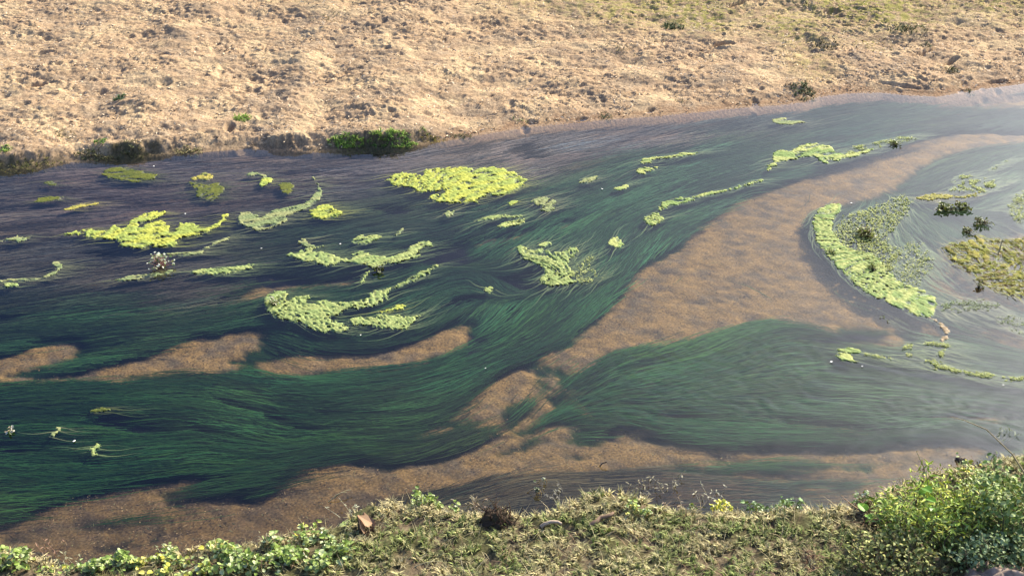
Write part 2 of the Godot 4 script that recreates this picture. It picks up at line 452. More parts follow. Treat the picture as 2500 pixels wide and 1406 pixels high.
	# weed rooted in the sand near the bank
	for s in [
		[-4.79, -11.03, -4.75, -11.07, -4.61, -11.05, -4.35, -11.01, -4.06, -11.05, -3.98, -11.09, -3.85, -11.05, -3.74, -11.01, -4.02, -10.91, -4.28, -10.9, -4.36, -10.81, -4.45, -10.91, -4.68, -10.99], [-3.63, -11.03, -3.35, -11.15, -3.14, -11.17, -3.38, -11.07, -3.57, -10.96], [-3.72, -10.72, -3.59, -10.84, -3.45, -10.99, -3.5, -10.84, -3.63, -10.67],
		[-3.41, -11.09, -3.14, -11.17, -3.02, -11.27, -3.22, -11.12], [-3, -10.97, -2.78, -11.05, -2.63, -11.17, -2.86, -11.03, -2.99, -10.84], [-5.2, -10.62, -4.98, -10.7, -5.08, -10.78, -5.23, -10.72], [0.19, -12.46, 0.33, -12.56, 0.28, -12.32, -0.05, -12.17, -0.08, -12.25], [3.11, -11.96, 2.72, -12.04, 2.4, -12.06, 2.44, -11.96, 2.74, -11.86],
		[0.36, -12.08, 0.87, -12.16, 0.91, -12.13, 0.54, -12.05], [-4.36, -10.59, -3.84, -10.67, -3.81, -10.56, -4.09, -10.52, -4.3, -10.53], [-5.02, -10.86, -4.86, -10.88, -4.87, -10.83, -4.99, -10.82]]:
		sand = fill_mask(sand, rounded(pts(s)), 0.0, wx, wz)
	# holes in the weed where one looks into dark water
	for s in [
		[-4.94, -12.88, -4.66, -12.9, -4.48, -12.76, -4.23, -12.62, -4.02, -12.52, -4.11, -12.48, -4.52, -12.54, -4.77, -12.7], [-3.45, -13.17, -3.33, -13.19, -3.17, -13.09, -3, -12.99, -3.1, -12.95, -3.35, -13.04], [-2.92, -12.88, -2.83, -12.9, -2.64, -12.77, -2.49, -12.63, -2.57, -12.58, -2.8, -12.71], [-4.74, -11.91, -4.68, -12.03, -4.55, -11.97, -4.36, -11.8, -4.46, -11.79, -4.68, -11.87],
		[-3.37, -12.32, -3.25, -12.35, -3.07, -12.22, -3.24, -12.19], [-5.86, -12.38, -5.6, -12.28, -5.45, -12.18, -5.68, -12.13, -5.79, -12.16], [-6.77, -15.13, -6.39, -15.01, -6.39, -14.91, -6.71, -14.92], [-0.54, -14.81, -0.42, -14.71, -0.33, -14.42, -0.42, -14.12, -0.61, -14.06, -0.57, -14.42], [-1.05, -15.33, -0.76, -15.5, -0.38, -15.63, -0.33, -15.52, -0.81, -15.28],
		[1.02, -12.54, 1.26, -12.61, 1.63, -12.54, 1.8, -12.42, 1.44, -12.49, 1.06, -12.41], [2.52, -12.28, 3.44, -12.25, 4.36, -12.3, 5.3, -12.36, 4.35, -12.24, 3.42, -12.18, 2.6, -12.19], [1.57, -11.85, 2.23, -11.82, 2.67, -11.78, 2.18, -11.75, 1.65, -11.81],
		[-6.05, -16.78, -5.75, -16.92, -5.48, -16.78, -5.59, -16.56, -5.92, -16.58], [-2.15, -18.22, -1.79, -18.29, -1.47, -18.15, -1.76, -17.95], [0.1, -20.57, 0.6, -20.12, 0.33, -19.87, -0.07, -20.08], [4.15, -16.92, 4.13, -17.42, 4.29, -17.75, 4.27, -16.92, 4.42, -15.87, 4.24, -16.33], [4.45, -15.76, 5.06, -15.1, 5.43, -14.71, 5.23, -14.71, 4.79, -15.07], [3.66, -14.42, 4.23, -14.71, 4.93, -14.59, 4.17, -14.42],
		[-0.19, -12.74, -0.05, -12.81, 0, -12.68, -0.12, -12.63], [-0.35, -12.44, -0.23, -12.52, 0.05, -12.54, -0.23, -12.38], [-1.57, -16.92, -0.76, -17.05, -0.57, -16.44, -1.14, -16.44], [-3.9, -16.33, -3.32, -16.27, -2.21, -15.87, -2.71, -15.87, -3.61, -15.98], [-0.22, -16.21, 0.28, -15.98, 0.38, -15.76, -0.11, -15.87],
		[0.81, -11.93, 0.99, -12.01, 1, -11.79, 0.85, -11.75], [-2.47, -12.58, -2.29, -12.61, -2.1, -12.55, -2.32, -12.5], [-3.65, -12.62, -3.41, -12.58, -3.24, -12.46, -3.48, -12.49], [-3.07, -12.5, -2.83, -12.46, -2.68, -12.38, -2.91, -12.39], [-2.33, -12.95, -2.14, -12.92, -1.94, -12.87, -2.18, -12.86]]:
		gap = fill_mask(gap, rounded(pts(s)), 1.0, wx, wz)
	sand = blurred(blurred(blurred(sand)))
	gap = blurred(blurred(gap))

# ---------------------------------------------------------------- bed, water, banks

func riverbed():
	var v := PackedVector3Array()
	var c := PackedColorArray()
	var keep := PackedByteArray()
	v.resize(NX * NZ)
	c.resize(NX * NZ)
	keep.resize(NX * NZ)
	var fl := line_table(far_line(), X0, CELL, NX)
	var nl := line_table(near_line(), X0, CELL, NX)
	for j in NZ:
		for i in NX:
			var k := j * NX + i
			var x := X0 + i * CELL
			var z := Z0 + j * CELL
			var s := clampf(sand[k], 0, 1)
			var m := noise_b.get_noise_2d(x * 2.2, z * 3.5)
			var g := noise_a.get_noise_2d(x * 9.0, z * 9.0)
			v[k] = Vector3(x, -0.205 + 0.035 * s + 0.02 * m + 0.006 * g + 0.008 * rng.randf(), z)
			var blotch := clampf(0.35 + 0.9 * noise_a.get_noise_2d(x * 1.3 + 40.0, z * 1.8) + 0.9 * noise_b.get_noise_2d(x * 4.0, z * 5.0 + 30.0), 0, 1)
			var sc := Color(0.268, 0.167, 0.062).lerp(Color(0.135, 0.100, 0.058), blotch) * (1.0 + 0.30 * g + 0.25 * m)
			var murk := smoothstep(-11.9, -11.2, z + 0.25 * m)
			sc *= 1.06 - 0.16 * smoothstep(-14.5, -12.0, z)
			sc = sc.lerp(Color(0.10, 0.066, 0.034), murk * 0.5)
			var tc := tint_at(x, z)
			var g0 := clampf(gap[k] * 1.5 + 0.5 - 1.2 * noise_b.get_noise_2d(x * 0.8 + 33.0, z * 2.4) - 0.3, 0, 1)
			var mud := Color(tc.r * 0.95, tc.g * 0.95, tc.b * 0.95).lerp(Color(0.008, 0.010, 0.012), g0)
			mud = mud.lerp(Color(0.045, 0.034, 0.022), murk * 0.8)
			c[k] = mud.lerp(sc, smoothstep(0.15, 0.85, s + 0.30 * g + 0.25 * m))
			keep[k] = 1 if z > fl[i] - 0.8 and z < nl[i] + 0.8 else 0
	var m := mat(0.95, 0.1)
	m.albedo_texture = grain(0.09, 0.55, 1.0, 3, 3)
	m.uv1_triplanar = true
	m.uv1_world_triplanar = true
	m.uv1_scale = Vector3.ONE * 0.55
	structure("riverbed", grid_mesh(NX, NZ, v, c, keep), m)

func water():
	var v := PackedVector3Array()
	var keep := PackedByteArray()
	v.resize(NX * NZ)
	keep.resize(NX * NZ)
	var fl := line_table(far_line(), X0, CELL, NX)
	var nl := line_table(near_line(), X0, CELL, NX)
	var rip := pts([2.9, -13.29, 4.95, -12.79, 1.93, -13.21])
	for j in NZ:
		for i in NX:
			var k := j * NX + i
			var x := X0 + i * CELL
			var z := Z0 + j * CELL
			var p := Vector2(x, z)
			var a := 0.0
			for q in rip: a = maxf(a, exp(-(p - q).length_squared() / 1.6))
			var d := flow_at(x, z)
			var al := d.x * x + d.y * z
			var ac := -d.y * x + d.x * z
			var h := 0.0055 * a * noise_c.get_noise_2d(al * 2.2 + ac * 1.0, ac * 4.6) + 0.0012 * noise_c.get_noise_2d(x * 2.0, z * 4.0) * (0.4 + a)
			v[k] = Vector3(x, h, z)
			keep[k] = 1 if z > fl[i] - 0.7 and z < nl[i] + 0.7 else 0
	var m := StandardMaterial3D.new()
	m.transparency = BaseMaterial3D.TRANSPARENCY_ALPHA
	m.albedo_color = Color(0.75, 0.85, 0.85, 0.0)
	m.roughness = 0.04
	m.metallic_specular = 0.41
	m.cull_mode = BaseMaterial3D.CULL_DISABLED
	var t := NoiseTexture2D.new()
	t.width = 512
	t.height = 512
	t.seamless = true
	t.as_normal_map = true
	t.bump_strength = 14.0
	var n := FastNoiseLite.new()
	n.frequency = 0.012
	n.fractal_octaves = 2
	t.noise = n
	m.normal_enabled = true
	m.normal_texture = t
	m.normal_scale = 0.018
	m.uv1_triplanar = true
	m.uv1_world_triplanar = true
	m.uv1_scale = Vector3(0.35, 0.35, 0.6)
	structure("water", grid_mesh(NX, NZ, v, PackedColorArray(), keep), m)

func far_row(j: int) -> float:
	# metres from the waterline of a row of the far bank
	return -0.6 + 0.03 * j if j < 290 else 8.1 + 0.03 * (j - 290) + 0.0011 * (j - 290) * (j - 290)

func far_bank():
	var l := line_table(far_line(), FAR_X0, 0.03, FAR_NX)
	far_z = l
	var h := PackedFloat32Array()
	h.resize(FAR_NX * FAR_NZ)
	for j in FAR_NZ:
		var d := far_row(j)
		for i in FAR_NX:
			var x := FAR_X0 + i * 0.03
			var z := l[i] - d
			var left := 1.0 - smoothstep(-1.8, -0.3, x)
			var steep := maxf(maxf(exp(-pow((x + 6.1) / 0.65, 2.0)), exp(-pow((x + 2.15) / 0.85, 2.0))), maxf(exp(-pow((x + 7.9) / 0.7, 2.0)) * 0.7, exp(-pow((x + 3.7) / 0.4, 2.0)) * 0.8))
			var tongue := left * (0.35 + 0.65 * steep)
			var y := 0.0
			if d < 0.0:
				y = d * lerpf(0.45, 0.9, left)
			else:
				var wob := (0.035 * noise_a.get_noise_2d(x * 4.0, z * 4.0) + 0.03 * noise_c.get_noise_2d(x * 13.0, z * 13.0)) * left
				y = lerpf(0.035, 0.20, tongue) * smoothstep(0.0, lerpf(0.5, lerpf(0.45, 0.14, steep), left), d + wob * 2.0 - 0.02) + 0.05 * d
			var a := smoothstep(0.0, 0.55, d)
			var big := noise_b.get_noise_2d(x * 0.55, z * 0.8)
			var mid := noise_b.get_noise_2d(x * 3.1 + 9.0, z * 4.2)
			var ridge := 1.0 - absf(noise_a.get_noise_2d(x * 4.2 + z * 0.8, z * 8.0)) * 2.2
			var rough := 0.55 + 0.75 * smoothstep(-0.25, 0.35, noise_a.get_noise_2d(x * 0.5 + 70.0, z * 0.7))
			y += a * (0.10 * big + rough * (0.025 * mid + 0.028 * ridge)) + (0.35 + 0.65 * a) * rough * 0.012 * noise_c.get_noise_2d(x * 19.0, z * 19.0)
			h[j * FAR_NX + i] = y
	# hoof prints and scrapes, many in trails
	var r := RandomNumberGenerator.new()
	r.seed = 88
	var trail := Vector2.ZERO
	var going := Vector2.RIGHT
	for k in 2300:
		if k % 9 == 0:
			trail = Vector2(r.randf_range(0, FAR_NX), pow(r.randf(), 0.85) * 380.0 + 24.0)
			going = Vector2.from_angle(r.randf() * TAU)
		trail += going * r.randf_range(6, 13) + Vector2(r.randfn() * 4.0, r.randfn() * 4.0)
		h = pit(h, trail, r.randf_range(1.8, 3.4) * (1.35 if r.randf() < 0.06 else 1.0), r.randf_range(0.75, 1.3), r.randf_range(0.012, 0.034) * (1.5 if r.randf() < 0.1 else 1.0), going.angle() + r.randfn() * 0.4)
	# deeper prints close to the waterline
	for q in [[0.33, -21.15], [0.21, -20.94], [1.17, -21.29], [2.38, -21.65], [1.57, -22.05], [0.54, -20.63], [-4.3, -20.06], [-3.27, -20.3], [-3.17, -20.55], [4.25, -22.05], [5.71, -22.92]]:
		h = pit(h, far_cell(q[0], q[1]), 2.5, 1.7, 0.05, r.randf() * 3.0)
	# washed-out ditches
	for q in [[[4.57, -26.52], 11.0, 2.6, 0.15, 0.5], [[5.22, -25.94], 9.0, 2.4, 0.12, 0.5], [[4.04, -24.5], 8.0, 3.0, 0.12, 0.0], [[-8.2, -22.15], 9.0, 3.0, 0.10, 0.3], [[-8.58, -22.34], 5.0, 3.5, 0.08, 0.3], [[-7.3, -21.59], 5.0, 3.0, 0.09, -0.2],
		[[7.77, -24.17], 14.0, 2.4, 0.08, 0.35], [[8.11, -23.74], 8.0, 2.4, 0.10, 0.4], [[3.47, -27.16], 6.0, 3.0, 0.10, 0.1], [[6.43, -26.26], 8.0, 4.0, 0.10, 0.2], [[6.95, -22.72], 16.0, 2.2, 0.05, -0.15], [[8.78, -22.98], 9.0, 2.2, 0.06, -0.1],
		[[-6.37, -23.43], 5.0, 3.0, 0.07, 0.3], [[-8.53, -23.64], 7.0, 3.5, 0.06, 0.0], [[-4.63, -20.63], 3.0, 6.0, 0.10, 0.1]]:
		h = pit(h, far_cell(q[0][0], q[0][1]), q[2], q[1] / q[2], q[3], q[4])
	far_h = h
	var v := PackedVector3Array()
	var c := PackedColorArray()
	v.resize(FAR_NX * FAR_NZ)
	c.resize(FAR_NX * FAR_NZ)
	var moss := []
	for q in [[[3.4, -27.3], 1.1, 1.0], [[1.94, -27.03], 0.9, 0.5], [[6.86, -27.16], 1.2, 0.9], [[5.45, -25.42], 0.7, 0.7], [[3.81, -25.77], 0.6, 0.8], [[7.53, -26.39], 0.8, 0.9], [[9.86, -27.56], 1.4, 0.7], [[-3.88, -27.7], 1.0, 0.6], [[0.42, -26.9], 1.0, 0.35], [[2.22, -26.14], 0.8, 0.45], [[5.51, -23.64], 0.5, 0.4]]:
		moss.append([Vector2(q[0][0], q[0][1]), q[1], q[2]])
	for j in FAR_NZ:
		var d := far_row(j)
		for i in FAR_NX:
			var k := j * FAR_NX + i
			var x := FAR_X0 + i * 0.03
			var z := l[i] - d
			v[k] = Vector3(x, h[k], z)
			var n1 := noise_b.get_noise_2d(x * 0.8 + 13.0, z * 1.1)
			var n2 := noise_a.get_noise_2d(x * 4.0, z * 5.0 + 31.0)
			var n3 := noise_c.get_noise_2d(x * 14.0 + 5.0, z * 14.0)
			var b := Color(0.57, 0.39, 0.225).lerp(Color(0.67, 0.485, 0.275), smoothstep(-0.1, 0.4, n1))
			b = b.lerp(Color(0.44, 0.33, 0.21), smoothstep(0.0, 0.5, -n1 + 0.35 * n2) * 0.75)
			b *= 1.0 + 0.20 * n2 + 0.16 * n3
			var left := 1.0 - smoothstep(-1.8, -0.3, x)
			var steep := maxf(maxf(exp(-pow((x + 6.1) / 0.65, 2.0)), exp(-pow((x + 2.15) / 0.85, 2.0))), exp(-pow((x + 7.9) / 0.7, 2.0)))
			# damp, silty and mossy rim along the water
			var rim := (1.0 - smoothstep(0.05, lerpf(0.42, 0.30, left), d + 0.16 * n2))
			var rc := Color(0.34, 0.205, 0.115).lerp(Color(0.36, 0.25, 0.15).lerp(Color(0.12, 0.105, 0.05), steep), left)
			b = b.lerp(rc * (1.0 + 0.3 * n3), rim * lerpf(0.75, 0.9, left))
			if x > -1.0 and absf(d - 0.035) < 0.03 + 0.02 * n2: b = b.lerp(Color(0.50, 0.38, 0.26), 0.35)
			if d < 0.0: b *= lerpf(1.0, 0.6, smoothstep(0.0, 0.25, -d))
			for q in moss:
				var w: float = exp(-Vector2((x - q[0].x), (z - q[0].y) * 0.8).length_squared() / (q[1] * q[1])) * q[2]
				if w > 0.03: b = b.lerp(Color(0.36, 0.33, 0.09) if n2 > -0.05 else Color(0.20, 0.19, 0.07), clampf(w * (0.75 + 1.6 * n2 + n3), 0, 0.9))
			c[k] = b
	var m := mat(0.95, 0.15)
	m.albedo_texture = grain(0.06, 0.62, 1.0, 4, 9)
	m.uv1_triplanar = true
	m.uv1_world_triplanar = true
	m.uv1_scale = Vector3.ONE * 0.7
	m.heightmap_enabled = true
	m.heightmap_texture = grain(0.035, 0.0, 1.0, 4, 19)
	m.heightmap_scale = 0.9
	structure("sandy_bank", grid_mesh(FAR_NX, FAR_NZ, v, c), m)

func far_cell(x: float, z: float) -> Vector2:
	var i := clampi(int((x - FAR_X0) / 0.03), 0, FAR_NX - 1)
	var d := far_z[i] - z
	var j := int((d + 0.6) / 0.03)
	if j > 290:
		var e := d - 8.1
		j = 290 + int((-0.03 + sqrt(0.0009 + 4.0 * 0.0011 * e)) / 0.0022)
	return Vector2(i, j)

func far_y(x: float, z: float) -> float:
	var q := far_cell(x, z)
	return far_h[clampi(int(q.y), 0, FAR_NZ - 1) * FAR_NX + int(q.x)]

func pit(h: PackedFloat32Array, at: Vector2, size: float, longer: float, depth: float, angle: float) -> PackedFloat32Array:
	var reach := int(size * maxf(longer, 1.0) * 1.7) + 1
	var ca := cos(angle)
	var sa := sin(angle)
	for j in range(maxi(int(at.y) - reach, 0), mini(int(at.y) + reach + 1, FAR_NZ)):
		var sq := 1.0 if j < 290 else (0.03 + 0.0022 * (j - 290)) / 0.03
		for i in range(maxi(int(at.x) - reach, 0), mini(int(at.x) + reach + 1, FAR_NX)):
			var x := i - at.x
			var y := (j - at.y) * sq
			var u := (ca * x + sa * y) / (size * longer)
			var w := (-sa * x + ca * y) / size
			var q := sqrt(u * u + w * w)
			if q < 1.6: h[j * FAR_NX + i] += depth * (-1.0 + q * q if q < 1.0 else 0.0) + depth * 0.22 * exp(-pow((q - 1.1) / 0.22, 2.0))
	return h

func near_bank():
	var l := line_table(near_line(), NEAR_X0, 0.035, NEAR_NX)
	near_h.resize(NEAR_NX * NEAR_NZ)
	var v := PackedVector3Array()
	var c := PackedColorArray()
	v.resize(NEAR_NX * NEAR_NZ)
	c.resize(NEAR_NX * NEAR_NZ)
	for j in NEAR_NZ:
		for i in NEAR_NX:
			var k := j * NEAR_NX + i
			var x := NEAR_X0 + i * 0.035
			var z := NEAR_Z0 + j * 0.035
			var d := z - l[i]
			var n1 := noise_b.get_noise_2d(x * 1.6, z * 1.6)
			var n2 := noise_a.get_noise_2d(x * 6.0, z * 6.0)
			var y := maxf(d * 0.8, -0.6) if d < 0.0 else 0.25 * smoothstep(0.0, 0.36, d + 0.06 * n2) + 0.06 * d
			y += smoothstep(-0.05, 0.3, d) * (0.05 * n1 + 0.022 * n2)
			near_h[k] = y
			v[k] = Vector3(x, y, z)
			var b := Color(0.23, 0.175, 0.105).lerp(Color(0.17, 0.16, 0.07), smoothstep(-0.2, 0.3, n1)) * (1.0 + 0.35 * n2)
			if d < 0.1: b = b.lerp(Color(0.05, 0.04, 0.025), smoothstep(0.1, -0.05, d))
			c[k] = b
	var m := mat(0.95, 0.1)
	m.albedo_texture = grain(0.05, 0.5, 1.0, 4, 17)
	m.uv1_triplanar = true
	m.uv1_world_triplanar = true
	structure("grassy_bank", grid_mesh(NEAR_NX, NEAR_NZ, v, c), m)

func near_y(x: float, z: float) -> float:
	var i := clampi(int((x - NEAR_X0) / 0.035), 0, NEAR_NX - 1)
	var j := clampi(int((z - NEAR_Z0) / 0.035), 0, NEAR_NZ - 1)
	return near_h[j * NEAR_NX + i]

# ---------------------------------------------------------------- weed under water

func underwater_weed():
	var r := RandomNumberGenerator.new()
	r.seed = 3
	var fl := line_table(far_line(), X0, CELL, NX)
	var nl := line_table(near_line(), X0, CELL, NX)
	var v := PackedVector3Array()
	var nr := PackedVector3Array()
	var c := PackedColorArray()
	var idx := PackedInt32Array()
	var bundles := 0
	var tries := 0
	while bundles < 4700 and tries < 40000:
		tries += 1
		var z0 := -8.8 - 16.0 * pow(r.randf(), 1.15)
		var half := absf(z0) * 0.43 + 0.8
		var x0 := r.randf_range(-half, half)
		var i0 := clampi(int((x0 - X0) / CELL), 0, NX - 1)
		if z0 < fl[i0] + 0.02 or z0 > nl[i0] - 0.02: continue
		var t := tint_at(x0, z0)
		if r.randf() > t.a: continue
		if sample(sand, x0, z0) > 0.45 and r.randf() > 0.035: continue
		if sample(gap, x0, z0) > 0.4: continue
		bundles += 1
		var d0 := flow_at(x0, z0)
		var side := Vector2(-d0.y, d0.x)
		var broad := noise_b.get_noise_2d(x0 * 0.8 + 33.0, z0 * 2.4) * 1.8 + noise_a.get_noise_2d(x0 * 1.3, z0 * 6.0 + 11.0) * 1.3
		var tone := exp(clampf(r.randfn(), -2, 2) * 0.13 + clampf(broad, -1.3, 0.75))
		var hue := r.randfn() * 0.10
		var depth := -0.06 - 0.05 * r.randf()
		var len0 := r.randf_range(0.5, 1.5)
		var wispy := 0.88 if r.randf() < 0.7 else 0.45
		var spread := r.randf_range(0.04, 0.14)
		for s in 26:
			var p := Vector2(x0, z0) + d0 * r.randfn() * 0.28 + side * r.randfn() * spread
			if sample(sand, p.x, p.y) > 0.32 and r.randf() > 0.05: continue
			var ln := len0 * r.randf_range(0.5, 1.1)
			var steps := 5
			var st := ln / steps
			var w := r.randf_range(0.002, 0.0048) * (1.0 + 0.03 * absf(z0 + 9.0))
			var dy := depth + r.randfn() * 0.004
			var phase := r.randf() * TAU
			var wob := r.randf_range(0.05, 0.22)
			var tw := tone * (1.0 + 0.05 * r.randfn())
			var col := Color(t.r * tw * (1.0 + hue), t.g * tw, t.b * tw * (1.0 - hue))
			var first := v.size()
			var made := 0
			var tilt := r.randf_range(-0.14, 0.14)
			for q in steps + 1:
				var d := flow_at(p.x, p.y).rotated(wob * sin(phase + q * 1.1))
				var e := w * (1.0 - pow(absf(2.0 * q / steps - 1.0), 3.0) * 0.9)
				var sd := Vector2(-d.y, d.x) * e
				var rise: float = dy - 0.045 * pow(1.0 - float(q) / steps, 2.0) + 0.003 * sin(phase * 2.0 + q * 1.7)
				v.append(Vector3(p.x - sd.x, rise - tilt * e, p.y - sd.y))
				v.append(Vector3(p.x + sd.x, rise + tilt * e, p.y + sd.y))
				var nn := Vector3(sd.x / e * -tilt, 1.0, sd.y / e * -tilt).normalized()
				nr.append(nn)
				nr.append(nn)
				c.append(col)
				c.append(col)
				made += 1
				p += d * st
				var ii := clampi(int((p.x - X0) / CELL), 0, NX - 1)
				if p.y < fl[ii] or p.y > nl[ii]: break
				var sv := sample(sand, p.x, p.y)
				if sv > 0.36 and r.randf() < wispy: break
				if sample(gap, p.x, p.y) > 0.45 and r.randf() < 0.9: break
			for q in made - 1:
				var k := first + q * 2
				idx.append(k); idx.append(k + 3); idx.append(k + 1)
				idx.append(k); idx.append(k + 2); idx.append(k + 3)
	var o := structure("underwater_weed", surface(v, idx, nr, c), mat(0.85, 0.15))
	o.set_meta("kind", "stuff")
	o.set_meta("label", "long dark green waterweed streaming under the surface of the river")
	o.set_meta("category", "waterweed")

func bed_debris():
	# grit, dead leaves and crumbs on the sandy bed, dark rotting bits along the near bank
	var places := []
	var cols := PackedColorArray()
	var r := RandomNumberGenerator.new()
	r.seed = 61
	for k in 90000:
		var z := -9.5 - 13.5 * pow(r.randf(), 1.3)
		var half := absf(z) * 0.42 + 0.4
		var x := r.randf_range(-half, half)
		var near := smoothstep(-11.7, -11.1, z)
		if r.randf() > maxf(sample(sand, x, z), near * 0.5): continue
		if noise_a.get_noise_2d(x * 2.3 + 9.0, z * 2.8) < -0.1 + 0.45 * (r.randf() - 0.5): continue
		var big := r.randf() < 0.05 + 0.12 * near
		var s := r.randf_range(0.03, 0.075) if big else r.randf_range(0.012, 0.028)
		places.append(Transform3D(Basis(Vector3.UP, r.randf() * TAU) * Basis(Vector3.RIGHT, r.randfn() * 0.3) * Basis.from_scale(Vector3(s, s * 0.5, s * (r.randf_range(0.2, 0.5) if big else 1.3))), Vector3(x, -0.205 + 0.035 * sample(sand, x, z) + 0.02 + 0.05 * near * r.randf(), z)))
		var t := r.randf()
		cols.append((Color(0.07, 0.05, 0.03) if t < 0.6 else Color(0.20, 0.135, 0.065) if t < 0.85 else Color(0.12, 0.11, 0.05)) * r.randf_range(0.6, 1.2))
	var o := many("bed_debris", frond_mesh(), mat(0.9, 0.1), places, cols, self)
	tag(o, "grit, crumbs and dead leaves lying on the sandy bed under the water", "debris", "", "stuff")

# ---------------------------------------------------------------- mats of algae afloat

const PAINT := [[0.38, 0.39, 0.065, 0.27, 0.32, 0.07], [0.22, 0.28, 0.09, 0.30, 0.33, 0.11], [0.105, 0.115, 0.02, 0.07, 0.085, 0.02], [0.26, 0.27, 0.11, 0.18, 0.22, 0.09], [0.19, 0.26, 0.075, 0.36, 0.38, 0.12], [0.34, 0.29, 0.06, 0.16, 0.17, 0.045], [0.34, 0.26, 0.15, 0.25, 0.18, 0.10]]

func frond_mesh() -> ArrayMesh:
	# a bent leaflet one unit long along +x
	if shared.has("frond"): return shared.frond
	var v := PackedVector3Array([Vector3(0, 0, 0), Vector3(0.45, 0.14, 0.22), Vector3(0.45, 0.14, -0.22), Vector3(1, 0.06, 0)])
	var n := PackedVector3Array([Vector3(-0.3, 1, 0).normalized(), Vector3(0, 1, 0.3).normalized(), Vector3(0, 1, -0.3).normalized(), Vector3(0.3, 1, 0).normalized()])
	shared.frond = surface(v, PackedInt32Array([0, 2, 1, 1, 2, 3]), n)
	return shared.frond

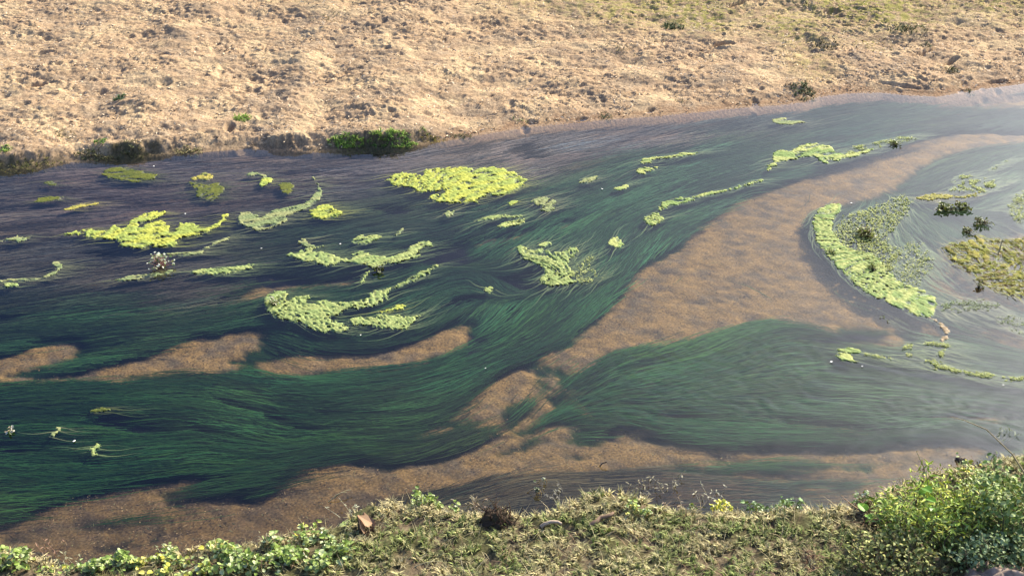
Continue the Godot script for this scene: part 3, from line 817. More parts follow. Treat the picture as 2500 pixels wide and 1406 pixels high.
func algae(row: Array):
	# row: label, outline, thickness above the water, colours, leaflets per square metre, sheet or loose leaflets only, raggedness, kind
	var poly := rounded(pts(row[1]))
	var thick: float = row[2] * 0.8
	var p: Array = PAINT[row[3]]
	var c1 := Color(p[0], p[1], p[2])
	var c2 := Color(p[3], p[4], p[5])
	var dens: float = row[4]
	var sheet: bool = row[5]
	var lace := (0.29 + 0.09 * rng.randf()) if sheet else 0.86
	if row.size() > 7: lace = 0.66 if row[7] == "weed_raft" else 0.12
	var ragged: float = row[6]
	var called: String = row[7] if row.size() > 7 else "algae_mat"
	var b := box_of(poly).grow(0.09)
	var mid := b.get_center()
	var root := thing(called, row[0], "plant debris" if called == "weed_raft" else "sand" if called == "sand_spit" else "algae mat", Vector3(mid.x, 0, mid.y), "" if called == "sand_spit" else "mats of bright algae floating on the river")
	var s := 0.016 if b.get_area() < 3.0 else 0.02
	var nx := int(b.size.x / s) + 1
	var nz := int(b.size.y / s) + 1
	var e := PackedFloat32Array()
	e.resize(nx * nz)
	for j in nz:
		for i in nx:
			var x := b.position.x + i * s
			var z := b.position.y + j * s
			var q := Vector2(x + ragged * (0.05 * noise_a.get_noise_2d(x * 7.0, z * 7.0) + 0.025 * noise_c.get_noise_2d(x * 22.0, z * 22.0)), z + ragged * (0.05 * noise_a.get_noise_2d(x * 7.0 + 60.0, z * 7.0) + 0.025 * noise_c.get_noise_2d(x * 22.0, z * 22.0 + 50.0)))
			if Geometry2D.is_point_in_polygon(q, poly): e[j * nx + i] = 1.0
	for pass_ in 2:
		var f := e.duplicate()
		for j in range(1, nz - 1):
			for i in range(1, nx - 1):
				var k := j * nx + i
				f[k] = (e[k] * 2.0 + e[k - 1] + e[k + 1] + e[k - nx] + e[k + nx]) / 6.0
		e = f
	var v := PackedVector3Array()
	var c := PackedColorArray()
	var keep := PackedByteArray()
	v.resize(nx * nz)
	c.resize(nx * nz)
	keep.resize(nx * nz)
	for j in nz:
		for i in nx:
			var k := j * nx + i
			var x := b.position.x + i * s
			var z := b.position.y + j * s
			var d := flow_at(x, z)
			var al := d.x * x + d.y * z
			var ac := -d.y * x + d.x * z
			var fib := noise_a.get_noise_2d(al * 2.6, ac * 8.0) + 0.22 * noise_c.get_noise_2d(x * 24.0, z * 24.0)
			var thr := lace * 1.1 - 0.98 + (1.0 - e[k]) * 1.35 + 0.9 * maxf(0.0, noise_b.get_noise_2d(al * 1.7, ac * 3.6) - 0.12)
			var margin := fib - thr
			var lump := 0.5 + 0.5 * noise_a.get_noise_2d(x * 9.0, z * 9.0)
			var curl := 1.0 - absf(noise_c.get_noise_2d(x * 17.0 + 0.4 * z, z * 17.0)) * 2.0
			var fine := noise_c.get_noise_2d(x * 41.0, z * 41.0)
			var body := smoothstep(0.0, 0.42, margin)
			var y := -0.016 + body * (0.019 + thick * (0.05 + 0.22 * lump + 0.28 * curl + 0.40 * fine))
			v[k] = Vector3(x - mid.x, y, z - mid.y)
			var m := smoothstep(-0.22, 0.25, noise_b.get_noise_2d(al * 1.4 + 20.0, ac * 4.0))
			var wet := tint_at(x, z) * 1.8
			var deep := clampf(1.0 - 1.15 * body + 0.5 * noise_a.get_noise_2d(al * 5.0 + 20.0, ac * 11.0), 0, 1)
			c[k] = (c1.lerp(c2, m) * (1.0 + 0.40 * noise_a.get_noise_2d(x * 14.0, z * 14.0 + 9.0) + 0.40 * fine)).lerp(Color(wet.r + 0.035, wet.g + 0.035, wet.b + 0.005), deep * (0.7 if sheet else 0.25))
			keep[k] = 1 if margin > -0.06 and e[k] > 0.1 else 0
	if not shared.has("algae_mat"): shared.algae_mat = mat(0.7, 0.25, Color(0.14, 0.16, 0.03))
	if sheet: part("sand_crust" if row[3] == 6 else "algae_sheet", grid_mesh(nx, nz, v, c, keep), shared.algae_mat, root, Transform3D.IDENTITY, "stuff")
	var places := []
	var cols := PackedColorArray()
	var want := int(dens * (1.5 if sheet else 2.6) * nx * nz * s * s)
	for q in want:
		var i := rng.randi() % nx
		var j := rng.randi() % nz
		var k := j * nx + i
		if not keep[k] or (sheet and v[k].y < -0.008) or (not sheet and v[k].y < -0.007): continue
		var y := v[k].y if sheet else maxf(v[k].y, 0.002) + 0.006 * rng.randf()
		var d := flow_at(b.position.x + i * s, b.position.y + j * s)
		var ang := -d.angle() + rng.randfn() * (0.9 if sheet else 1.3)
		var ln := rng.randf_range(0.009, 0.020) * (1.0 if sheet else 1.9)
		places.append(Transform3D(Basis(Vector3.UP, ang) * Basis(Vector3.RIGHT, rng.randfn() * 0.35) * Basis(Vector3.BACK, rng.randf_range(-0.15, 0.55)) * Basis.from_scale(Vector3(ln, ln * rng.randf_range(0.5, 1.2), ln * rng.randf_range(0.5, 1.0))), Vector3(v[k].x + rng.randfn() * 0.006, y, v[k].z + rng.randfn() * 0.006)))
		cols.append((c[k] if rng.randf() < 0.5 and sheet else (c1 if sheet else c2)) * (rng.randf_range(0.45, 1.35) if sheet else rng.randf_range(0.8, 1.6)))
	if places.size(): many("sand_grains" if row[3] == 6 else "leaflets", frond_mesh(), shared.algae_mat, places, cols, root)
	if called == "weed_raft":
		places = []
		cols = PackedColorArray()
		for q in 3200:
			var k := (rng.randi() % nz) * nx + rng.randi() % nx
			if e[k] < 0.35: continue
			var patch := noise_b.get_noise_2d(v[k].x * 2.5, v[k].z * 2.5)
			if patch > 0.22: continue
			var ln := rng.randf_range(0.07, 0.20)
			places.append(Transform3D(Basis(Vector3.UP, -0.75 + rng.randfn() * 0.35) * Basis(Vector3.BACK, rng.randf_range(-0.05, 0.35)) * Basis.from_scale(Vector3(ln, ln * 0.8, rng.randf_range(0.014, 0.032))), v[k] + Vector3(0, 0.004, 0)))
			cols.append((Color(0.40, 0.40, 0.06) if rng.randf() < 0.5 - patch else Color(0.13, 0.14, 0.035) if rng.randf() < 0.6 else Color(0.30, 0.21, 0.11)) * rng.randf_range(0.6, 1.2))
		many("trailing_blades", frond_mesh(), shared.algae_mat, places, cols, root)
	if called != "sand_spit": filaments(root, b, e, nx, nz, s, c1, mid)

func filaments(root: Node3D, b: Rect2, e: PackedFloat32Array, nx: int, nz: int, s: float, c1: Color, mid: Vector2):
	# threads that trail from the mat, just under the surface
	var v := PackedVector3Array()
	var n := PackedVector3Array()
	var c := PackedColorArray()
	var idx := PackedInt32Array()
	var want := int(clampf(nx * nz * s * s * 280.0, 4, 420))
	if nx * nz * s * s < 0.35: want = want / 3
	for q in want * 3:
		if want <= 0: break
		var i := rng.randi() % nx
		var j := rng.randi() % nz
		var ev := e[j * nx + i]
		if ev < 0.15 or (ev > 0.97 and rng.randf() < 0.6): continue
		want -= 1
		var p := Vector2(b.position.x + i * s, b.position.y + j * s)
		var sense := 1.0 if rng.randf() < 0.8 else -1.0
		var ln := rng.randf_range(0.12, 0.55) * (1.0 if ev > 0.9 else 1.3)
		var w := rng.randf_range(0.004, 0.009)
		var col := c1 * rng.randf_range(0.25, 0.6)
		var first := v.size()
		var ph := rng.randf() * TAU
		for k in 6:
			var t := k / 5.0
			var d := (flow_at(p.x, p.y) * sense).rotated(0.25 * sin(ph + k))
			var sd := Vector2(-d.y, d.x) * w * (1.0 - 0.7 * t)
			var wet := tint_at(p.x, p.y) * 1.6
			var y := -0.004 - 0.03 * t
			v.append(Vector3(p.x - sd.x - mid.x, y, p.y - sd.y - mid.y))
			v.append(Vector3(p.x + sd.x - mid.x, y, p.y + sd.y - mid.y))
			var cc := col.lerp(Color(wet.r, wet.g, wet.b), t * 0.85)
			c.append(cc)
			c.append(cc)
			n.append(Vector3.UP)
			n.append(Vector3.UP)
			p += d * ln * 0.2
			if k > 0:
				var f := first + (k - 1) * 2
				idx.append_array([f, f + 3, f + 1, f, f + 2, f + 3] if sense > -2.0 else [])
	if v.size(): part("filaments", surface(v, idx, n, c), shared.algae_mat, root, Transform3D.IDENTITY, "stuff")

func mats():
	for row in [
		["largest bright yellow-green algae mat, with dark holes, below the green bank tuft", [-1.94, -18.91, -1.85, -19.13, -1.6, -19.2, -1.4, -19.12, -1.37, -19.3, -1.22, -19.34, -0.9, -19.39, -0.64, -19.36, -0.32, -19.39, 0, -19.23, 0.24, -18.91, 0.14, -18.69, -0.03, -18.45, -0.43, -18.34, -0.55, -18.14, -0.92, -18.12, -1.16, -18.17, -1.26, -18.34, -1.08, -18.45, -0.99, -18.53, -1.18, -18.51, -1.43, -18.48, -1.59, -18.68, -1.81, -18.69], 0.030, 0, 700, true, 1.0],
		["yellow-green algae mat with long side arms just above the white-leaved floating plant", [-6.43, -17.12, -6.18, -17.27, -5.82, -17.25, -5.78, -17.42, -5.6, -17.32, -5.56, -17.58, -5.42, -17.69, -5.41, -17.79, -5.13, -17.86, -5.12, -17.69, -5.34, -17.45, -5.42, -17.32, -5.33, -17.42, -5.09, -17.53, -4.95, -17.37, -4.91, -17.19, -4.84, -17.19, -4.85, -17.4, -4.78, -17.49, -4.63, -17.49, -4.52, -17.36, -4.52, -17.25, -4.32, -17.42, -4.24, -17.76, -4.16, -17.74, -4.18, -17.5, -4.29, -17.25, -4.44, -17.09, -4.66, -17.04, -4.74, -16.92, -4.71, -16.75, -4.88, -16.75, -5.05, -16.7, -5.46, -16.75, -5.6, -16.9, -5.8, -16.97, -5.96, -16.99, -6.25, -17.12], 0.030, 0, 700, true, 0.9],
		["olive-green hook-shaped algae mat with a long tail curling up behind it", [-4.02, -17.63, -4, -17.79, -3.89, -17.84, -3.75, -17.74, -3.62, -17.69, -3.6, -17.82, -3.39, -17.95, -3.14, -18.09, -3.02, -18.34, -2.98, -18.59, -3.04, -18.91, -3.14, -19.06, -3.07, -19.03, -2.93, -18.69, -2.86, -18.36, -2.93, -18.09, -3.11, -17.87, -3.27, -17.71, -3.28, -17.53, -3.42, -17.37, -3.58, -17.22, -3.77, -17.3, -3.94, -17.45], 0.022, 3, 600, true, 0.7],
		["small oval yellow-green algae mat beside the hook-shaped mat", [-3, -17.82, -2.96, -17.95, -2.83, -18.06, -2.66, -18.03, -2.61, -17.9, -2.48, -17.82, -2.53, -17.69, -2.69, -17.61, -2.87, -17.62, -2.95, -17.69], 0.030, 0, 700, true, 0.6],
		["sprawling green algae mat with a dark dead plant caught on its lower arm", [-3.18, -16.51, -2.97, -16.63, -2.76, -16.77, -2.59, -16.8, -2.8, -16.63, -2.57, -16.58, -2.29, -16.39, -2.22, -16.58, -2.09, -16.63, -1.96, -16.53, -1.7, -16.46, -1.51, -16.6, -1.38, -16.82, -1.22, -16.91, -1.1, -16.82, -1.1, -16.75, -1.22, -16.75, -1.29, -16.58, -1.23, -16.51, -1.36, -16.41, -1.57, -16.27, -1.77, -16.2, -1.92, -16.02, -2.02, -15.69, -2.07, -15.71, -2, -15.98, -1.93, -16.16, -2.13, -16.25, -2.34, -16.3, -2.52, -16.16, -2.76, -16.3, -3, -16.39], 0.026, 1, 700, true, 0.8],
		["small round green algae mat above the sprawling green mat", [-2.28, -16.9, -2.22, -17.04, -2.16, -17.14, -2.04, -17.09, -1.9, -17.12, -1.86, -17.02, -1.96, -16.9, -2.07, -16.81, -2.24, -16.85], 0.028, 1, 700, true, 0.8],
		["small curled olive algae mat left of the sprawling green mat", [-3.03, -16.87, -3.01, -16.97, -2.92, -16.99, -2.87, -16.85, -2.75, -16.77, -2.79, -16.72, -2.94, -16.75], 0.022, 3, 500, true, 0.6],
		["big bright algae mat with a white-leaved plant caught on its left tip", [-3.25, -15.17, -3.23, -15.43, -3.09, -15.51, -2.96, -15.45, -2.97, -15.24, -2.85, -15.36, -2.7, -15.41, -2.62, -15.34, -2.71, -15.21, -2.57, -15.24, -2.41, -15.28, -2.32, -15.21, -2.09, -15.24, -1.91, -15.36, -1.87, -15.49, -1.66, -15.58, -1.51, -15.73, -1.33, -15.93, -1.17, -16.14, -1.05, -16.23, -1.02, -16.16, -1.16, -15.93, -1.37, -15.71, -1.53, -15.58, -1.65, -15.45, -1.62, -15.3, -1.78, -15.13, -1.96, -15.05, -2.14, -15.03, -2.21, -14.9, -2.36, -14.82, -2.19, -14.72, -2.05, -14.58, -2.12, -14.47, -2.31, -14.45, -2.53, -14.52, -2.71, -14.68, -2.93, -14.76, -3.12, -14.9], 0.034, 1, 800, true, 0.9],
		["lower green algae mat lying against the brown sand tongue", [-2.1, -14.74, -2, -14.86, -1.81, -14.84, -1.74, -14.92, -1.6, -14.88, -1.5, -14.9, -1.31, -14.86, -1.17, -14.9, -1.25, -14.72, -1.29, -14.58, -1.37, -14.52, -1.6, -14.56, -1.82, -14.62, -1.97, -14.62], 0.028, 1, 800, true, 0.9],
		["thin yellow sliver of algae between the two big lower mats", [-1.72, -14.99, -1.59, -15.07, -1.47, -15.17, -1.38, -15.11, -1.4, -15.03, -1.53, -14.99, -1.66, -14.95], 0.018, 0, 500, true, 0.6],
		["long narrow green algae strip lying below the white-leaved floating plant", [-4.39, -16.02, -4.18, -16.11, -3.94, -16.16, -3.75, -16.16, -3.62, -16.25, -3.53, -16.25, -3.5, -16.18, -3.62, -16.07, -3.8, -15.98, -3.99, -15.94, -4.18, -15.95], 0.028, 1, 700, true, 0.7],
		["pale grey-green sunken stem of weed under the white-leaved floating plant", [-5.4, -15.8, -5.19, -15.91, -4.93, -15.98, -4.68, -16.07, -4.59, -16.04, -4.71, -15.95, -4.96, -15.84, -5.21, -15.76], 0.016, 3, 300, true, 0.5],
		["thin pale weed strand trailing to the right of the white-leaved floating plant", [-4.81, -16.56, -4.56, -16.58, -4.4, -16.63, -4.31, -16.75, -4.17, -16.92, -4.03, -17.09, -3.98, -17.04, -4.13, -16.85, -4.25, -16.72, -4.31, -16.56, -4.43, -16.5, -4.65, -16.45, -4.67, -16.51, -4.45, -16.57, -4.37, -16.63, -4.55, -16.53, -4.77, -16.49], 0.014, 3, 300, true, 0.3],
		["dim olive patch of sunken algae close under the far bank on the left", [-6.42, -19.14, -6.28, -19.39, -6.05, -19.39, -5.83, -19.26, -5.51, -19.14, -5.55, -18.94, -5.79, -18.85, -6.06, -18.91, -6.26, -19], 0.006, 2, 500, true, 1.0],
		["small yellow patch on a brown sunken algae ring", [-4.98, -18.94, -4.9, -19.09, -4.79, -19.19, -4.64, -19.09, -4.64, -18.94, -4.8, -18.91], 0.016, 5, 500, true, 0.8],
		["brownish ring of sunken algae below the small yellow patch", [-4.98, -18.88, -4.85, -18.85, -4.7, -18.73, -4.59, -18.82, -4.42, -18.73, -4.4, -18.48, -4.43, -18.28, -4.57, -18.23, -4.74, -18.34, -4.82, -18.56], 0.004, 2, 350, true, 1.2],
		["small bright algae patch with white specks in the upper left water", [-3.9, -18.82, -3.86, -18.97, -3.76, -19.06, -3.7, -18.91, -3.76, -18.71, -3.85, -18.66], 0.022, 0, 600, true, 0.7],
		["pale thin curl of algae above the small patch with white specks", [-4.17, -19.14, -4.06, -19.23, -3.89, -19.14, -3.77, -19, -3.8, -18.94, -3.94, -19.09, -4.1, -19.06], 0.014, 3, 400, true, 0.6],
		["dim olive clump of algae right of the small patch with white specks", [-3.61, -18.82, -3.47, -18.88, -3.35, -18.73, -3.33, -18.48, -3.43, -18.42, -3.53, -18.59], 0.008, 2, 450, true, 1.0],
		["yellowish sunken algae streak in the far left water", [-6.67, -17.93, -6.52, -18.06, -6.39, -18.14, -6.19, -18.17, -6.21, -18.06, -6.37, -17.98, -6.55, -17.87], 0.008, 5, 300, true, 0.7],
		["brown sunken algae streak at the far left below the bank", [-7.2, -18.17, -7.08, -18.31, -6.91, -18.36, -6.68, -18.31, -6.86, -18.2, -7.08, -18.12], 0.003, 2, 300, true, 0.8],
		["brown speckle of sunken algae below the left bank rim", [-7.22, -18.82, -7.09, -18.88, -6.98, -18.76, -7.08, -18.71], 0.003, 2, 300, true, 0.8],
		["thin forked algae strip at the left edge of the water", [-7.31, -16.97, -7.16, -17.02, -7.05, -17.07, -6.92, -17.04, -6.77, -17.09, -6.9, -16.95, -6.97, -16.85, -7.07, -16.92, -7.23, -16.9], 0.014, 3, 400, true, 0.6],
		["pale ring of weed with a knobbly end at the left edge", [-6.97, -15.78, -6.67, -15.84, -6.4, -15.86, -6.28, -15.98, -6.22, -16.11, -6.33, -16.23, -6.32, -16.32, -6.21, -16.3, -6.15, -16.16, -6.17, -16.02, -6.25, -15.89, -6.43, -15.8, -6.74, -15.73], 0.012, 3, 300, true, 0.4],
		["small green algae lump at the left edge below the pale weed ring", [-6.81, -15.69, -6.76, -15.75, -6.65, -15.75, -6.58, -15.66, -6.65, -15.6, -6.76, -15.62], 0.024, 1, 600, true, 0.6],
		["triangular bright algae mat beside the big brown sand flat", [0.06, -16.7, 0.13, -16.77, 0.23, -16.7, 0.29, -16.63, 0.46, -16.68, 0.57, -16.58, 0.74, -16.63, 0.86, -16.72, 0.95, -16.63, 0.86, -16.44, 0.79, -16.3, 0.81, -16.11, 0.86, -16, 0.8, -15.84, 0.88, -15.73, 0.65, -15.64, 0.44, -15.66, 0.34, -15.82, 0.44, -15.98, 0.4, -16.16, 0.28, -16.27, 0.12, -16.46], 0.030, 1, 800, true, 0.9],
		["ragged scatter of green leaflets right of the triangular mat", [0.81, -16.07, 0.93, -16.3, 1.08, -16.51, 1.16, -16.41, 1.06, -16.18, 1.25, -15.93, 1.1, -15.73, 0.85, -15.73], 0.016, 4, 2200, false, 1.0],
		["small green algae strip above the triangular mat", [0.32, -16.8, 0.46, -16.9, 0.58, -16.85, 0.46, -16.75, 0.34, -16.75], 0.016, 1, 500, true, 0.7],
		["small pale leaflet clump between the triangular mat and the sand flat", [1.35, -16.87, 1.45, -17.02, 1.56, -16.99, 1.58, -16.82, 1.52, -16.7, 1.41, -16.75], 0.018, 4, 900, true, 1.0],
		["small oval speckled clump at the lower end of the long algae strip", [1.9, -17.61, 2.01, -17.74, 2.12, -17.82, 2.23, -17.66, 2.2, -17.53, 2.07, -17.4, 1.95, -17.42], 0.022, 4, 1000, true, 0.8],
		["long narrow lime algae strip pointing up along the edge of the sand flat", [2.2, -18.06, 2.3, -18.2, 2.46, -18.28, 2.65, -18.34, 2.91, -18.45, 3.24, -18.59, 3.58, -18.79, 3.84, -18.94, 3.86, -18.88, 3.53, -18.65, 3.19, -18.48, 2.89, -18.31, 2.56, -18.12, 2.37, -18.03, 2.2, -17.84, 2.13, -17.79], 0.022, 4, 900, true, 0.6],
		["small pale algae wedge below the slim pale streak in midstream", [1.95, -19.26, 2.06, -19.39, 2.2, -19.39, 2.34, -19.45, 2.24, -19.3, 2.09, -19.17, 1.98, -19.14], 0.020, 4, 800, true, 0.7],
		["slim pale algae streak in the upper middle of the stream", [2.01, -19.6, 2.1, -19.73, 2.22, -19.76, 2.49, -19.82, 2.83, -19.95, 3.03, -19.96, 2.89, -19.85, 2.55, -19.73, 2.28, -19.69, 2.19, -19.54, 2.06, -19.51], 0.018, 4, 800, true, 0.6],
		["two-part olive clump of algae in midstream above the thin brown sandbar", [0.26, -18.17, 0.37, -18.31, 0.52, -18.34, 0.6, -18.25, 0.68, -18.14, 0.61, -18.03, 0.67, -17.93, 0.51, -17.82, 0.4, -17.87, 0.43, -18.01, 0.3, -18.06], 0.022, 3, 900, true, 0.9],
		["tiny yellow-green scrap of algae left of the two-part olive clump", [-0.07, -18.12, 0, -18.2, 0.1, -18.2, 0.07, -18.09, -0.04, -18.03], 0.018, 0, 600, true, 0.6],
		["thin arched green algae strip in midstream", [-0.57, -17.53, -0.36, -17.69, -0.18, -17.74, 0, -17.74, 0.18, -17.71, 0.07, -17.63, -0.15, -17.63, -0.36, -17.55], 0.014, 1, 500, true, 0.5],
		["short pale green algae strip under the thin arched strip", [-0.22, -17.37, -0.11, -17.48, 0.03, -17.55, 0.2, -17.61, 0.17, -17.48, 0.03, -17.37, -0.13, -17.32], 0.018, 4, 700, true, 0.6],
		["small lone olive leaflet clump right of the largest mat", [1.02, -18.85, 1.11, -19, 1.24, -19.06, 1.34, -19, 1.26, -18.88, 1.13, -18.79], 0.018, 3, 1000, true, 1.0],
		["faint pale leaflet clump left of the long lime strip", [1.51, -18.62, 1.63, -18.73, 1.76, -18.79, 1.83, -18.73, 1.71, -18.59, 1.59, -18.56], 0.010, 4, 800, true, 1.0],
		["arched lime algae mat in the upper right of the stream", [3.97, -19.36, 4.12, -19.59, 4.19, -19.88, 4.33, -20.04, 4.49, -20.01, 4.66, -20.2, 4.91, -20.3, 5.1, -20.27, 5.2, -20.11, 5.26, -19.92, 5.53, -19.95, 5.85, -20.17, 6.02, -20.37, 5.9, -20.11, 5.57, -19.82, 5.28, -19.69, 5.02, -19.54, 4.86, -19.57, 4.88, -19.73, 4.64, -19.76, 4.39, -19.63, 4.24, -19.54, 4.04, -19.26], 0.024, 4, 1000, true, 1.0],
		["loose line of pale leaflets right of the arched lime mat, a dark twig in it", [5.31, -19.98, 5.66, -20.24, 6.03, -20.38, 6.26, -20.5, 6.56, -20.63, 6.77, -20.6, 6.58, -20.43, 6.27, -20.27, 5.9, -20.11, 5.44, -19.85], 0.012, 4, 4400, false, 1.0],
		["small pale algae tuft close under the sandy bank in the upper right", [4.37, -21.22, 4.55, -21.36, 4.79, -21.29, 4.94, -21.18, 4.75, -21.08, 4.51, -21.11], 0.010, 3, 900, true, 1.0],
		["broad lime curtain of algae bordering the sand flat on the right", [4.36, -17.53, 4.31, -17.08, 4.32, -16.7, 4.37, -16.44, 4.48, -15.98, 4.65, -15.51, 4.9, -15.17, 5.18, -14.88, 5.32, -14.81, 5.53, -15.07, 5.54, -15.45, 5.32, -15.64, 5.18, -15.86, 5.13, -16.18, 5.06, -16.51, 4.86, -16.63, 4.69, -16.77, 4.64, -17.02, 4.62, -17.27, 4.73, -17.66, 4.93, -18.06, 4.82, -18.12, 4.64, -18.03, 4.49, -17.84], 0.024, 4, 1300, true, 0.9],
		["loose lime leaflets round the dark clump inside the algae curtain", [4.56, -17.14, 4.85, -17.66, 5.15, -17.93, 5.49, -18.12, 5.87, -18.39, 5.99, -18.2, 5.78, -17.66, 5.53, -17.27, 5.32, -16.9, 5.46, -16.63, 5.21, -16.18, 5.04, -15.95, 4.9, -16.3, 4.64, -16.7], 0.016, 4, 5200, false, 1.2],
		["sparse pale leaflets between the algae curtain and the brown mound", [5.32, -16.65, 5.73, -16.9, 5.83, -16.41, 5.56, -15.84, 5.34, -15.62, 5.18, -15.84, 5.09, -16.18], 0.012, 4, 2600, false, 1.3],
		["yellowish algae strip behind the upper dark floating plant", [6.06, -18.28, 6.26, -18.42, 6.5, -18.45, 6.79, -18.36, 7.14, -18.51, 6.91, -18.31, 6.58, -18.28, 6.25, -18.2], 0.016, 5, 1100, true, 1.0],
		["pale loose leaflet patch near the top of the right shallows", [6.75, -18.88, 7.01, -19.14, 7.22, -19.09, 7.46, -18.94, 7.65, -18.82, 7.36, -18.62, 7.12, -18.45, 6.83, -18.51, 6.57, -18.48, 6.79, -18.71], 0.012, 4, 4600, false, 1.2],
		["tiny thin pale leaflet streak at the upper right", [7.43, -19.26, 7.64, -19.48, 7.94, -19.69, 7.84, -19.54, 7.56, -19.26], 0.010, 4, 2000, false, 0.8],
		["pale leaflet patch at the right edge above the brown mound", [7.33, -17.93, 7.58, -18.34, 7.82, -18.51, 7.6, -17.66, 7.33, -17.46], 0.012, 4, 4400, false, 1.0],
		["yellow and brown grassy weed mound at the right edge", [6, -16.7, 6.25, -16.9, 6.63, -17.02, 6.97, -16.99, 7.58, -16.9, 6.99, -15.19, 6.73, -15.36, 6.44, -15.47, 6.38, -15.62, 6.24, -15.71, 6.21, -15.98, 6.11, -16.2, 6.03, -16.44], 0.045, 5, 1800, true, 2.6, "weed_raft"],
		["small bright comma-shaped algae clump in the right shallows", [3.95, -13.95, 4.04, -14.1, 4.16, -14.14, 4.27, -14.08, 4.32, -14.01, 4.22, -13.99, 4.15, -13.92, 4.21, -13.79, 4.12, -13.77, 4.01, -13.83], 0.022, 4, 1300, true, 0.8],
		["thin curving line of leaflets between the comma clump and the sand spit", [4.3, -14.03, 4.46, -13.94, 4.6, -13.88, 4.75, -13.9, 4.85, -13.99, 4.8, -14.1, 4.87, -14.2, 5.14, -14.24, 5.41, -14.31, 5.42, -14.2, 5.1, -14.1, 4.95, -13.99, 4.79, -13.84, 4.53, -13.83, 4.31, -13.95], 0.010, 4, 6000, false, 0.6],
		["dense leaflet strip running off the right edge of the river", [4.97, -13.79, 5.05, -13.84, 5.17, -13.81, 5.29, -13.68, 5.48, -13.64, 5.66, -13.59, 5.87, -13.49, 6.2, -13.45, 6.16, -13.33, 5.83, -13.36, 5.6, -13.41, 5.38, -13.47, 5.17, -13.6, 5.02, -13.61], 0.014, 4, 7000, false, 0.6],
		["short line of leaflets hanging from the tip of the sand spit", [5.36, -14.31, 5.47, -14.33, 5.4, -14.1, 5.25, -13.9, 5.12, -13.79, 5.12, -13.88, 5.28, -14.08], 0.010, 4, 7000, false, 0.6],
		["thin curved spit of bare pale sand at the tip of the algae curtain", [5.31, -14.84, 5.4, -14.72, 5.44, -14.56, 5.43, -14.43, 5.33, -14.24, 5.4, -14.25, 5.49, -14.41, 5.51, -14.58, 5.47, -14.72, 5.39, -14.84], 0.010, 6, 260, true, 0.8, "sand_spit"],
		["sparse leaflet patch below the algae curtain on the right", [5.55, -15.17, 5.79, -15.28, 6.17, -15.3, 6.37, -15.17, 6.14, -15.03, 5.81, -14.97, 5.57, -14.88, 5.56, -15.03], 0.012, 3, 2200, false, 1.2],
		["scattered pale leaflets at the right edge below the brown mound", [6.22, -14.86, 6.41, -14.88, 6.61, -14.68, 6.48, -14.29, 6.33, -14.47, 6.19, -14.68], 0.010, 3, 1800, false, 1.2],
		["dark green leafy ring on the sand flat beside the curtain tip", [4.69, -14.82, 4.78, -14.88, 4.91, -14.84, 4.92, -14.74, 4.79, -14.7, 4.7, -14.74], 0.008, 2, 1600, false, 0.6],
		["green weed knob with dark root in the lower left weed bed", [-4.66, -11.98, -4.65, -12.07, -4.59, -12.15, -4.54, -12.09, -4.56, -12.01, -4.53, -11.94, -4.59, -11.91], 0.022, 1, 700, true, 0.6],
		["short upright pale weed stem in the lower left weed bed", [-5.17, -12.27, -5.16, -12.36, -5.15, -12.45, -5.08, -12.45, -5.08, -12.39, -5.11, -12.31, -5.11, -12.24], 0.020, 3, 500, true, 0.4],
		["dim weed scrap below the largest mat", [-1.01, -17.74, -0.95, -17.87, -0.86, -17.87, -0.83, -17.79, -0.91, -17.66], 0.012, 3, 600, true, 0.8],
		["little weed tongue above the sprawling green mat", [-1.71, -17.12, -1.65, -17.19, -1.59, -17.3, -1.54, -17.32, -1.56, -17.19, -1.64, -17.07], 0.016, 3, 500, true, 0.6],
		["round dark green weed knob in mid-river", [-0.37, -15.56, -0.32, -15.64, -0.25, -15.6, -0.26, -15.47, -0.32, -15.43], 0.016, 1, 500, true, 0.6],
		["dim low ridge of weed on the dark mound in the lower left", [-4.87, -12.77, -4.81, -12.82, -4.67, -12.84, -4.6, -12.81, -4.66, -12.76, -4.77, -12.74], 0.006, 2, 400, true, 0.6]]:
		algae(row)


# ---------------------------------------------------------------- plants, wood, stones

func leaf_mesh(called: String) -> ArrayMesh:
	# leaves one unit long along +x, folded a little along the rib
	if shared.has(called): return shared[called]
	var rim: Array = {"round": [[0.0, 0.0], [-0.07, 0.22], [0.15, 0.46], [0.45, 0.5], [0.75, 0.34], [1.0, 0.0]], "lance": [[0.0, 0.0], [0.25, 0.12], [0.55, 0.135], [1.0, 0.0]], "oval": [[0.0, 0.0], [0.15, 0.28], [0.5, 0.38], [0.82, 0.24], [1.0, 0.0]]}[called]
	var v := PackedVector3Array()
	var n := PackedVector3Array()
	var idx := PackedInt32Array()
	for side in [1.0, -1.0]:
		var first := v.size()
		for q in rim:
			var y: float = 0.32 * q[1] - 0.22 * q[0] * q[0]
			v.append(Vector3(q[0], y, q[1] * side))
			n.append(Vector3(0.35 * q[0], 1.0, -0.32 * side - 0.3 * side * q[1]).normalized())
			v.append(Vector3(q[0], -0.22 * q[0] * q[0], 0.0))
			n.append(Vector3(0.35 * q[0], 1.0, -0.32 * side).normalized())
		for k in rim.size() - 1:
			var a: int = first + k * 2
			if side > 0: idx.append_array([a, a + 3, a + 2, a, a + 1, a + 3])
			else: idx.append_array([a, a + 2, a + 3, a, a + 3, a + 1])
	shared[called] = surface(v, idx, n)
	return shared[called]

